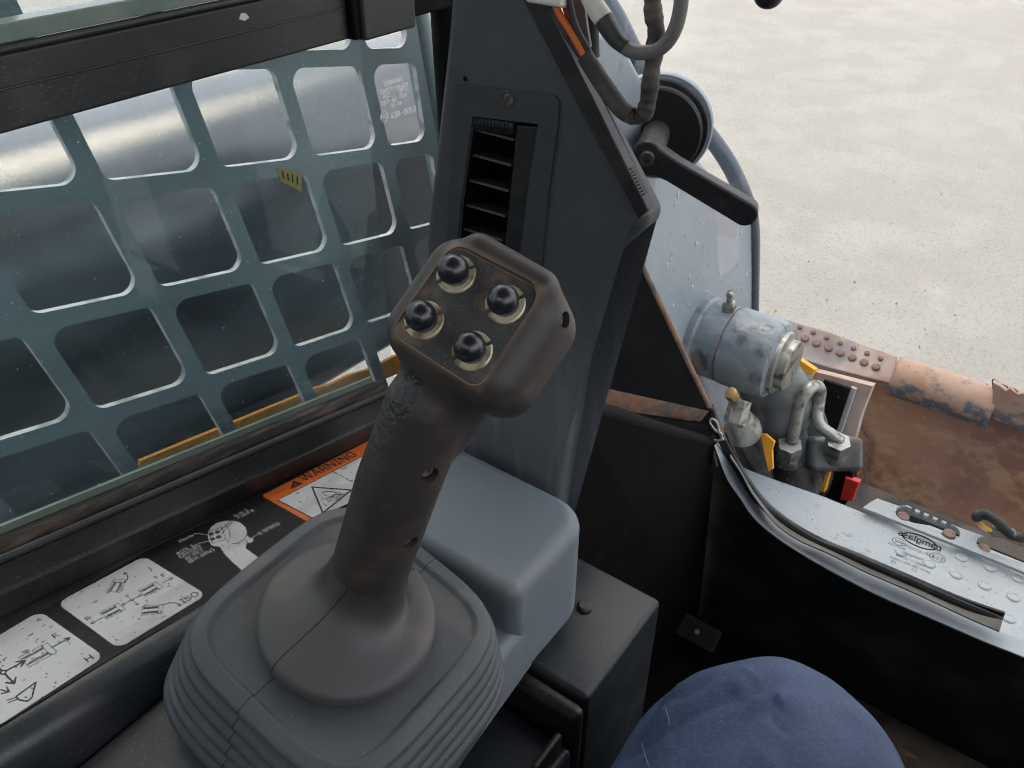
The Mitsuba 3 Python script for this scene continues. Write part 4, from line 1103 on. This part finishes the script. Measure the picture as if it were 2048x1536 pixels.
part(hd, 'lever', lf.put(slab(lev, 0.017, 0.003, n=160)), M_BLACKPL, 40)
part(hd, 'bolt', lf.put(lathe([(0.0036, 0.0002), (0.0078, 0.0002), (0.0080, 0.005), (0.0072, 0.0062), (0.0036, 0.0062), (0.0034, 0.003), (0, 0.003)], 36)), M_SLEEVE, 40)

# ------------------------------------------------------------------ wiring at the top of the post
def wp(L, x):
    return [hit(u, v, [x, 0, 0], [1, 0, 0]) for u, v in L]


c6 = lambda x, y: (1040 + x / 3.338, y / 3.338)
har = thing('wire_harness', 'dusty taped wire harness bending in a V beside the front post', 'wire harness')
pA = wp([c6(*q) for q in ((432, 372), (500, 480), (580, 600), (665, 715), (735, 772))], 0.447)
part(har, 'conduit', tube(pA, [0.0052, 0.0055, 0.0056, 0.0055, 0.0052], 16, 40), M_LOOM, True)
pB = wp([c6(*q) for q in ((700, 745), (770, 778), (825, 760), (850, 690), (865, 600), (880, 470), (900, 330), (908, 200), (890, 90), (885, -20), (890, -160))], 0.452)
nB = len(spline(pB, 160))
rB = np.array([0.0051 + 0.0003 * math.sin(k * 0.21) + 0.0002 * math.sin(k * 0.57 + 1) for k in range(nB)])
part(har, 'taped_run', tube(pB, rB, 16, 160), M_LOOM, True)
part(har, 'orange_wire', tube(wp([c6(*q) for q in ((212, -30), (262, 90), (340, 215), (400, 320), (440, 395))], 0.445), 0.0023, 10), M_ORANGE, True)
part(har, 'red_wire', tube(wp([c6(*q) for q in ((280, -30), (318, 90), (375, 210), (440, 330), (460, 390))], 0.449), 0.0020, 10), M_REDW, True)
part(har, 'black_wire', tube(wp([c6(*q) for q in ((325, -30), (350, 110), (395, 230), (450, 330), (468, 390))], 0.447), 0.0022, 10), M_HOSE, True)
part(har, 'black_wire', tube(wp([c6(*q) for q in ((190, 20), (250, 130), (320, 250), (395, 360), (430, 400))], 0.449), 0.0020, 10), M_HOSE, True)
CF = Frame(hit(1098, -26, [0.444, 0, 0], [1, 0, 0]), [-1, 0, 0.25], [0, -1, 0])
part(har, 'connector', CF.put(rbox(0.024, 0.020, 0.012, 0.002)), M_CONN)
fl_ = wp([c6(*q) for q in ((385, -60), (400, 60), (415, 180), (438, 320))], 0.456)
part(har, 'grey_lead', sweep(spline(fl_, 24), [(-0.0040, -0.0012), (0.0040, -0.0012), (0.0040, 0.0012), (-0.0040, 0.0012)], up=(-1, 0, 0.2)), M_CABLE)
part(har, 'trunk', tube(wp([c6(*q) for q in ((480, -60), (478, 80), (482, 220), (488, 380))], 0.472), 0.0042, 12), M_HOSE, True)
gc = thing('grey_cable', 'grey round cable hanging in a loop from a white plug', 'cable')
part(gc, 'plug', tube(wp([c6(*q) for q in ((455, -60), (500, 40), (558, 128))], 0.444), 0.0058, 18, 16), M_CONN, True)
part(gc, 'sleeve', tube(wp([c6(*q) for q in ((552, 122), (590, 190), (640, 262), (700, 315))], 0.444), [0.0056, 0.0054, 0.0048, 0.0042], 16, 24), M_SLEEVE, True)
part(gc, 'loop', tube(wp([c6(*q) for q in ((680, 302), (740, 340), (830, 352), (920, 332), (990, 272), (1040, 180), (1068, 70), (1080, -40), (1080, -160))], 0.445), 0.0041, 14), M_CABLE, True)
kb = thing('ball_knob', 'black ball knob at the top edge above the yard', 'knob')
kc = at(1538, -14, 0.62)
part(kb, 'ball', Frame(kc, [0, 0, 1], [1, 0, 0]).put(trimesh.creation.icosphere(4, 0.0112)), M_BLACKPL, True)
part(kb, 'stem', tube([kc + [0, 0, 0.006], kc + [0.004, 0, 0.05], kc + [0.02, 0, 0.12]], 0.005, 12), M_BLACKPL, True)

# ------------------------------------------------------------------ outside the front glass: lift arm foot, pivot, hydraulics
PY = 0.42
PF = Frame([1.15, PY, 1.0], [0, -1, 0], [1, 0, 0])
ft = thing('boom_side_plate', 'blue grey steel plate of the boom with water drops outside the front glass', 'boom plate')
po = PF.loc([(1150, 60), (1240, 60), (1290, 160), (1380, 290), (1490, 425), (1512, 452), (1517, 480), (1513, 640), (1505, 760), (1470, 860), (1200, 900)])
part(ft, 'side_plate', PF.put(slab(po, 0.06, 0.010, 0.012, n=200, steps=6)), M_ARMP, 40)
pr_ = [at(1175, -60, 1.22), at(1232, 30, 1.22), at(1292, 140, 1.22), at(1390, 238, 1.25), at(1452, 318, 1.27), at(1490, 398, 1.30), hit(1503, 455, [0, 0.425, 0], [0, 1, 0]), hit(1504, 560, [0, 0.425, 0], [0, 1, 0]), hit(1502, 700, [0, 0.425, 0], [0, 1, 0])]
part(ft, 'edge_tube', tube(pr_, 0.0130, 18), M_EDGEB, True)
# drops
dm = []
dpoly = Polygon(po).buffer(-0.02)
while len(dm) < 130:
    x, y = rng.uniform(-0.25, 0.35), rng.uniform(-0.3, 0.45)
    if not dpoly.contains(Point(x, y)):
        continue
    r = rng.uniform(0.0010, 0.0030) * (0.6 + rng.random() * 0.7)
    m = trimesh.creation.icosphere(1, 1.0)
    m.vertices = m.vertices * [r * rng.uniform(0.6, 0.9), r * rng.uniform(1.0, 1.7), r * 0.35] + [x, y, 0.0003]
    dm.append(m)
part(ft, 'water_drops', PF.put(cat(*dm)), M_SKYDROP, True, kind='stuff')
# ring of the pivot on the plate and the pivot sleeve
pv = thing('pivot_sleeve', 'thick blue grey pivot sleeve with steel end cap and rusty groove', 'pivot')
pc = hit(1398, 668, [0, PY, 0], [0, 1, 0])
VF = Frame(pc, [0, -1, 0], [0, 0, 1])
Lp = PY - 0.0
end = None
for y in np.linspace(PY, 0.0, 400):        # length of the sleeve: its axis leaves at the cap seen in the photo
    w_ = np.array([pc[0], y, pc[2]]) - EYE
    if 1024 + F * (w_ @ RIGHT) / (w_ @ FWD) > 1558:
        Lp = PY - y
        break
R_ = 0.060
part(pv, 'sleeve', VF.put(lathe([(0, 0.0), (R_ * 1.06, 0.0), (R_ * 1.06, 0.010), (R_, 0.014), (R_, 0.048), (R_ * 0.985, 0.051)], 64)), M_PIV, 40)
part(pv, 'groove', VF.put(lathe([(0, 0.045), (R_ * 0.97, 0.045), (R_ * 0.97, 0.060), (0, 0.060)], 64)), M_RUST, 40)
part(pv, 'barrel', VF.put(lathe([(R_ * 0.985, 0.053), (R_ * 1.02, 0.056), (R_ * 1.02, Lp - 0.012), (R_ * 0.96, Lp - 0.004), (R_ * 0.80, Lp), (0, Lp)], 64)), M_PIV, 40)
part(pv, 'snap_ring', VF.put(lathe([(0, Lp - 0.001), (R_ * 0.80, Lp - 0.001), (R_ * 0.80, Lp + 0.006), (R_ * 0.74, Lp + 0.008), (0, Lp + 0.008)], 64)), M_STEEL, 40)
part(pv, 'end_cap', VF.put(lathe([(0, Lp + 0.007), (R_ * 0.64, Lp + 0.007), (R_ * 0.64, Lp + 0.020), (R_ * 0.58, Lp + 0.022), (0, Lp + 0.022)], 64)), M_STEEL, 40)
gz = at(1459, 606, 1.235)
gf = Frame(gz, unit([-0.2, 0.0, 1.0]), [1, 0, 0])
gr = thing('grease_fitting', 'bright steel grease fitting on top of the pivot sleeve', 'grease fitting')
part(gr, 'base', gf.put(lathe([(0, -0.014), (0.010, -0.012), (0.0105, -0.002), (0.008, 0.003), (0, 0.003)], 6)), M_STEEL, False)
part(gr, 'nipple', gf.put(lathe([(0, 0.002), (0.005, 0.002), (0.0045, 0.012), (0.006, 0.014), (0.005, 0.020), (0, 0.021)], 20)), M_STEEL, True)

hy = thing('hydraulic_cylinder', 'dark greasy hydraulic cylinder with bent steel pipes below the pivot sleeve', 'hydraulic cylinder')
part(hy, 'barrel', tube([at(1525, 745, 1.34), at(1562, 800, 1.33), at(1555, 870, 1.36), at(1600, 980, 1.42)], [0.052, 0.050, 0.046, 0.040], 28, 30), M_GREASE, True)
part(hy, 'eye', tube([at(1600, 760, 1.33), at(1630, 890, 1.40), at(1640, 1000, 1.46)], [0.020, 0.030, 0.030], 20, 24), M_GREASE, True)
c7 = lambda x, y: (1200 + x / 3.072, 460 + y / 3.072)
pip = [at(*c7(*q), t_) for q, t_ in (((1180, 1300), 1.30), ((1200, 1200), 1.29), ((1225, 1080), 1.28), ((1275, 990), 1.275), ((1325, 958), 1.28), ((1352, 985), 1.29), ((1345, 1060), 1.30), ((1335, 1150), 1.30), ((1360, 1210), 1.30), ((1420, 1255), 1.30), ((1478, 1300), 1.30))]
part(hy, 'pipe', tube(pip, 0.0095, 16, 90), M_STEEL, True)
for q, t_, d2 in (((1165, 1330), 1.30, (1150, 1400)), ((1462, 1310), 1.30, (1440, 1370))):
    a_, b_ = at(*c7(*q), t_), at(*c7(*d2), t_ + 0.02)
    fr = along(a_, b_)
    part(hy, 'nut', fr.put(lathe([(0, -0.006), (0.019, -0.006), (0.020, 0.0), (0.020, 0.018), (0.018, 0.022), (0, 0.022)], 6)), M_STEEL, False)
    part(hy, 'nut', fr.put(lathe([(0, 0.0225), (0.017, 0.0225), (0.017, 0.04), (0, 0.04)], 24)), M_STEEL, 40)
part(hy, 'hose', tube([at(*c7(1150, 1400), 1.33), at(*c7(1110, 1500), 1.36), at(*c7(1110, 1700), 1.40)], 0.024, 18, 20), M_HOSE, True)
part(hy, 'hose', tube([at(*c7(880, 1230), 1.27), at(*c7(930, 1340), 1.30), at(*c7(960, 1480), 1.33), at(*c7(990, 1700), 1.38)], 0.025, 18, 20), M_HOSE, True)
part(hy, 'block', Frame(at(*c7(1420, 1370), 1.35), -FWD, RIGHT).put(rbox(0.085, 0.055, 0.06, 0.010)), M_GREASE)
a_, b_ = at(*c7(860, 1060), 1.22), at(*c7(830, 1170), 1.22)
part(hy, 'elbow', along(a_, b_).put(lathe([(0, -0.004), (0.016, -0.004), (0.016, 0.032), (0, 0.032)], 6)), M_STEEL, False)
part(hy, 'hose_end', along(at(*c7(845, 1150), 1.23), at(*c7(885, 1240), 1.26)).put(lathe([(0, 0), (0.020, 0), (0.024, 0.02), (0.027, 0.03), (0.027, 0.042), (0, 0.042)], 28)), M_STEEL, 40)
bz = at(*c7(810, 1010), 1.20)
part(hy, 'bleed_screw', along(bz, at(*c7(840, 1060), 1.22)).put(lathe([(0, -0.008), (0.009, -0.006), (0.010, 0.004), (0.006, 0.008), (0.006, 0.018), (0, 0.02)], 18)), M_BRASS, 40)

# ------------------------------------------------------------------ attachment frame (yellow) and bucket
single('added_chassis', box(0.93, 1.32, -0.70, 0.78, 0.04, 0.60, 0.01), M_CHASSIS, 'added dark greasy block below the hydraulic cylinder that cuts ground bounce', 'added_chassis')  # dark mass added to stop light bouncing up off the ground
qa = thing('attachment_frame', 'worn yellow and dark attachment frame with a red locking lever in front of the bucket', 'attachment frame')
def face_at(pts, t, th, m, name, label=None, tilt=(-1, 0, 0.35)):
    c = np.mean([at(u, v, t) for u, v in pts], axis=0)
    fr = Frame(c, tilt, [0, -1, 0])
    part(qa, name, fr.put(slab(fr.loc(pts), th, 0.001, n=80)), m, 30, label)
face_at([(1520, 868), (1532, 869), (1549, 884), (1544, 900), (1546, 938), (1537, 943), (1530, 915)], 1.25, 0.006, M_YELLOW, 'yellow_plate')
face_at([(1588, 712), (1630, 740), (1612, 770), (1600, 760)], 1.50, 0.02, M_YELLOW, 'yellow_tab')
face_at([(1661, 912), (1667, 914), (1648, 985), (1640, 982)], 1.345, 0.02, M_YELLOW, 'yellow_edge')
face_at([(1610, 738), (1745, 772), (1722, 830), (1712, 870), (1690, 940), (1600, 910)], 1.55, 0.03, M_BUCKTOP, 'upright')
face_at([(1648, 760), (1700, 778), (1672, 862), (1628, 842)], 1.53, 0.012, M_DARK, 'recess_plate')
face_at([(1702, 774), (1712, 778), (1682, 866), (1670, 862)], 1.525, 0.012, M_LIGHTP, 'bright_edge')
face_at([(1660, 905), (1700, 915), (1706, 960), (1690, 1010), (1640, 1000)], 1.40, 0.03, M_DARK, 'latch_block')
face_at([(1690, 955), (1718, 965), (1704, 1002), (1680, 1000)], 1.385, 0.02, M_RED, 'lever_grip', 'red lever end')
face_at([(1702, 893), (1718, 905), (1722, 930), (1712, 955), (1706, 930)], 1.45, 0.02, M_RED, 'lever_arm', 'red curved lever arm')
bk = thing('loader_bucket', 'rusty brown loader bucket with bolted top edge in front of the machine', 'bucket')
BX = 1.65
BF = Frame([BX, 0.0, 0.5], [-1, 0, 0], [0, -1, 0])
bpoly = BF.loc([(1560, 690), (1800, 760), (2100, 850), (2400, 930), (2500, 1500), (1500, 1300)])
part(bk, 'back_plate', BF.put(slab(bpoly, 0.02, 0.003)), M_BUCKET, 30)
# pressed outline on the back plate
pl2 = [hit(*q, [BX - 0.003, 0, 0], [1, 0, 0]) for q in [(1722, 800), (1716, 830), (1728, 858), (1742, 880), (1734, 910), (1730, 945), (1745, 985), (1790, 1002), (1900, 1040), (2100, 1110)]]
part(bk, 'weld_line', tube(pl2, 0.0045, 8, 60), M_BOLT, True)
ZT = hit(1700, 690, [BX, 0, 0], [1, 0, 0])[2]
TFm = Frame([BX, 0.0, ZT], [-0.55, 0, 0.83], [0, -1, 0])
top = TFm.loc([(1515, 622), (1660, 664), (1795, 712), (1786, 768), (1660, 736), (1595, 716), (1500, 690)])
part(bk, 'top_edge', TFm.put(slab(top, 0.022, 0.003, n=120)), M_BUCKTOP, 30, label='pinkish worn top edge plate with bolt heads')
for i in range(8):
    s_ = i / 7
    for row, (a_, b_) in enumerate((((1586, 668), (1752, 735)), ((1600, 655), (1788, 728)))):
        if row and i > 6:
            continue
        x, y = TFm.loc([(a_[0] + (b_[0] - a_[0]) * s_, a_[1] + (b_[1] - a_[1]) * s_)])[0]
        rr = 0.0072 if row == 0 else 0.0045
        part(bk, 'bolt', Frame(TFm.world(x, y, 0.0), TFm.n, TFm.x).put(lathe([(0, 0), (rr * 1.25, 0), (rr * 1.2, 0.003), (rr * 0.9, 0.006), (0, 0.007)], 12)), M_BOLT, 30)
tb = [hit(*q, [BX - 0.02, 0, 0], [1, 0, 0]) for q in ((1788, 752), (1890, 784), (1988, 818))]
part(bk, 'tube', tube(tb, 0.042, 28, 20), M_BUCKTUBE, True)
# torn cutting edge with ragged teeth
je = [(1985, 765), (2000, 772), (2012, 782), (2020, 776), (2032, 790), (2045, 786), (2060, 800), (2100, 812), (2200, 850), (2200, 905), (2048, 862), (1985, 838)]
face = BF.loc(je, 0.05)
part(bk, 'ragged_edge', BF.put(lift(slab(face, 0.012, 0.001, n=100), 0.05)), M_BUCKTUBE, 30, label='torn ragged end of the bucket tube')
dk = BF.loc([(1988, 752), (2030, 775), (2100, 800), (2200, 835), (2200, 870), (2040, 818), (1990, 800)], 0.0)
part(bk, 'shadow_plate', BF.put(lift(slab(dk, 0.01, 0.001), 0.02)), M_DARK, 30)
part(bk, 'floor_plate', box(BX + 0.022, BX + 0.6, -0.9, 0.50, 0.02, 0.05, 0.003), M_BUCKET)

# ------------------------------------------------------------------ front step
stp2 = thing('front_step', 'pale grey painted front step with raised round studs and toothed slots', 'step')
SZ = 0.80
TS = Frame([0.9, 0.0, SZ], [0, 0, 1], [0, -1, 0])
e0 = TS.loc([(1470, 925), (1500, 940), (1560, 962), (1650, 993), (1740, 1030), (1850, 1075), (2048, 1155), (2300, 1260)])
e0 = [(x, y + (0.030 if k >= 5 else 0.0)) for k, (x, y) in enumerate(e0)]
near = [(e0[-1][0], -0.055 - 0.0), (e0[0][0], -0.045)]
sp = Polygon(list(e0) + [(0.62, -0.038), (-0.262, -0.038)]).buffer(0)
part(stp2, 'tread', TS.put(slab(sp, 0.012, 0.002, n=160)), M_LIGHTP, 30)
for q in ((1308, 668), (1537, 750), (1765, 838), (1262, 805), (1492, 895), (1725, 988), (1690, 1160), (1045, 718), (820, 625), (1960, 1080), (1960, 930)):
    x, y = TS.loc([c5(*q)])[0]
    part(stp2, 'stud', Frame([TS.world(x, y)[0], TS.world(x, y)[1], SZ], [0, 0, 1], [1, 0, 0]).put(lathe([(0, -0.001), (0.0085, -0.001), (0.0082, 0.0010), (0.0070, 0.0022), (0.0050, 0.0024), (0.0046, 0.0018), (0, 0.0016)], 32)), M_LIGHTP, 40)
# raised outer board with toothed slots
TO = Frame([0.97, 0.0, SZ + 0.006], [-0.25, 0, 1], [0, -1, 0])
ob = Polygon(TO.loc([c5(510, 262), c5(560, 225), c5(625, 188), c5(800, 250), c5(870, 245), c5(1280, 420), c5(1480, 490), c5(2100, 760), c5(2500, 930), c5(2500, 1100), c5(1790, 775), c5(1370, 605), c5(900, 420)])).buffer(0)
def slot(a, b, w, teeth):
    a, b = TO.loc([c5(*a)])[0], TO.loc([c5(*b)])[0]
    d = unit(b - a)
    s = np.array([-d[1], d[0]])
    L = np.linalg.norm(b - a)
    p = [a + s * w * -0.5]
    p += [b - s * w * 0.5, b + s * w * 0.5]
    for k in range(teeth):
        for r_, h in ((0.1, 0.5), (0.3, 0.78), (0.6, 0.78), (0.8, 0.5)):
            p.append(b + (a - b) * ((k + r_) / teeth) + s * w * h)
    p.append(a + s * w * 0.5)
    return unary_union([Polygon(p).buffer(0), Point(*a).buffer(w * 0.62), Point(*b).buffer(w * 0.62)])
sl = [slot((850, 310), (1215, 460), 0.020, 5), slot((1510, 560), (1960, 745), 0.020, 6)]
part(stp2, 'toothed_board', TO.put(extrude(ob.difference(unary_union(sl)), 0.006, -0.006)), M_LIGHTP, 30)
part(stp2, 'slot_shade', box(0.93, 1.08, -0.6, 0.055, SZ - 0.045, SZ - 0.035, 0.003), M_DARK)  # added dark sheet that stands for the shade inside the slots
for q in ((845, 300), (1222, 440), (1500, 560)):
    x, y = TO.loc([c5(*q)])[0]
    part(stp2, 'slot_bolt', Frame(TO.world(x, y, -0.016), [0, 0, 1], [1, 0, 0]).put(lathe([(0, 0), (0.009, 0), (0.008, 0.006), (0, 0.007)], 16)), M_BOLT)
wh = thing('front_wire_loop', 'short corrugated black cable loop with yellow and pink wires on the front step', 'cable')
lp = [TO.world(*TO.loc([c5(*q)], h)[0], h) for q, h in (((1430, 345), 0.02), ((1445, 322), 0.032), ((1510, 325), 0.036), ((1590, 370), 0.034), ((1650, 430), 0.026), ((1700, 480), 0.016), ((1770, 500), 0.010), ((1850, 505), 0.008))]
part(wh, 'sleeve', tube(lp, np.array([0.0062 + 0.0009 * (k % 2) for k in range(len(spline(lp, 90)))]), 12, 90), M_HOSE, 30)
part(wh, 'yellow_wire', tube([TO.world(*TO.loc([c5(*q)], 0.02)[0], 0.02) for q in ((1432, 348), (1455, 385), (1500, 425), (1555, 452))], 0.0026, 8, 20), M_YELW, True)
part(wh, 'pink_wire', tube([TO.world(*TO.loc([c5(*q)], 0.018)[0], 0.018) for q in ((1430, 360), (1440, 395), (1480, 430), (1520, 455))], 0.0024, 8, 20), M_PINKW, True)
part(wh, 'tape', Frame(TO.world(*TO.loc([c5(1640, 465)], 0.016)[0], 0.016), [0, 0, 1], [0.4, -1, 0]).put(rbox(0.03, 0.014, 0.012, 0.003)), M_CABLE)

# ------------------------------------------------------------------ operator's knee
person = thing('person', 'seated person of whom only the left knee in navy work trousers shows', 'person')
hip, knee, ank = np.array([-0.10, -0.040, 1.015]), np.array([0.360, 0.040, 1.052]), np.array([0.49, 0.03, 0.66])
cl = spline([hip, hip + (knee - hip) * 0.5 + [0, 0, 0.01], knee - [0.07, 0.016, -0.004], knee + [0.012, 0.0, -0.005], knee + [0.045, 0.0, -0.07], (knee + ank) / 2 + [0.03, 0, 0.02], ank], 140)
cl = spline(cl[::3], 230)
nk = len(cl)
s_ = np.linspace(0, 1, nk)
rad = np.interp(s_, [0, 0.3, 0.45, 0.55, 0.68, 1.0], [0.128, 0.121, 0.105, 0.090, 0.083, 0.078])
tt = np.gradient(cl, axis=0)
tt /= np.linalg.norm(tt, axis=1, keepdims=True)
K = 200
th = np.arange(K) * 2 * math.pi / K
rings = []
for i in range(nk):
    side = unit(np.cross(tt[i], [0, 0, 1]) if abs(tt[i][2]) < 0.95 else np.array([0, -1.0, 0]))
    if side @ np.array([0, -1.0, 0]) < 0:
        side = -side
    upv = unit(np.cross(side, tt[i]))
    r = rad[i] * np.ones(K)
    # folds: running lengthwise on the inner (left) flank, fading out over the kneecap
    left = np.exp(-((th - 2.75) / 0.42) ** 2) * (1 - 0.85 * float(np.clip((s_[i] - 0.42) / 0.14, 0, 1)))
    r += 0.0012 * left * np.sin(15.0 * th - 19.0 * s_[i])
    topw = np.exp(-((th - 1.5) / 0.7) ** 2)
    r += 0.0020 * topw * np.sin(6.0 * th + 44.0 * s_[i]) + 0.0010 * np.sin(9.0 * th - 30.0 * s_[i]) * topw
    rings.append(cl[i] + r[:, None] * (np.cos(th)[:, None] * side + np.sin(th)[:, None] * upv))
rings = [q + 0.003 * (meshkit.fbm(q * 22, 3, 5)[:, None] - 0.5) * unit(np.array([0.2, 0.2, 1])) for q in rings]
def pick(m, u, v):
    d = ray(u, v)
    a_, b_, c_ = (m.vertices[m.faces[:, k]] for k in range(3))
    e1, e2 = b_ - a_, c_ - a_
    h = np.cross(d, e2)
    det = (e1 * h).sum(1)
    det = np.where(np.abs(det) < 1e-14, 1e-14, det)
    s0 = EYE - a_
    uu = (s0 * h).sum(1) / det
    q = np.cross(s0, e1)
    vv = (q @ d) / det
    t = (e2 * q).sum(1) / det
    ok = (uu >= 0) & (vv >= 0) & (uu + vv <= 1) & (t > 0.05)
    return EYE + d * t[ok].min() if ok.any() else None
leg = loft(rings)
cz = lambda L: [(1180 + x / 2.36, 1150 + y / 2.36) for x, y in L]
CREASES = [([(330, 660), (400, 600), (480, 556), (590, 516), (700, 482), (800, 470)], 0.0046, 0.0050), ([(110, 910), (260, 800), (420, 664), (560, 592), (700, 547), (860, 512), (960, 492)], 0.0050, 0.0060),
           ([(340, 910), (520, 782), (640, 692), (760, 622), (850, 590)], 0.0034, 0.0075), ([(600, 910), (740, 795), (900, 702), (1010, 655)], 0.0026, 0.0080), ([(860, 900), (960, 820), (1080, 760)], 0.0018, 0.0080), ([(1120, 620), (1220, 700), (1300, 800)], 0.0014, 0.0090)]
V = leg.vertices.copy()
Nn = leg.vertex_normals
dsp = np.zeros(len(V))
for L, amp, wd in CREASES:
    wd *= 1.35
    q = [x for x in (pick(leg, *p_) for p_ in spline([(a_, b_, 0) for a_, b_ in cz(L)], 60)[:, :2]) if x is not None]
    if len(q) < 4:
        continue
    q = spline(np.array(q), 600)
    dd, k = cKDTree(q).query(V)
    end = np.clip(np.minimum(k, len(q) - 1 - k) / (0.30 * len(q)), 0.0, 1)
    tq = np.gradient(q, axis=0)
    tq /= np.linalg.norm(tq, axis=1, keepdims=True)
    sidev = np.cross(tq[k], Nn)
    below = np.tanh(((V - q[k]) * sidev).sum(1) / (0.35 * wd)) * np.sign((sidev @ np.array([0.55, -0.55, -0.3])))
    dsp += 1.35 * amp * end * (-np.exp(-(dd / wd) ** 2) + 0.75 * np.exp(-((dd - 2.0 * wd) / (1.3 * wd)) ** 2) * np.clip(below, 0, 1))
leg = trimesh.Trimesh(V + Nn * dsp[:, None], leg.faces, process=False)
for pts in ([(1331, 1418), (1335, 1430), (1338, 1442), (1338, 1453)], [(1284, 1487), (1287, 1500), (1291, 1514), (1298, 1534)]):
    q = [x for x in (pick(leg, *p_) for p_ in pts) if x is not None]
    if len(q) > 2:
        part(person, 'stitching', tube(np.array(q) + unit([-0.3, 0, 1]) * 0.0002, 0.00045, 6, 12), M_THREAD, True)
part(person, 'trousers', leg, M_CLOTH, True, label='navy cotton work trousers with folds over the bent knee')
foot_m = manifold3d.Manifold.batch_hull([manifold3d.Manifold.sphere(0.045, 16).translate([0.45, 0.03, 0.67]), manifold3d.Manifold.sphere(0.04, 16).translate([0.46, 0.03, 0.655]), manifold3d.Manifold.sphere(0.042, 16).translate([0.66, 0.03, 0.658])])
part(person, 'work_boot', mesh_of(foot_m), M_HOSE, 40)
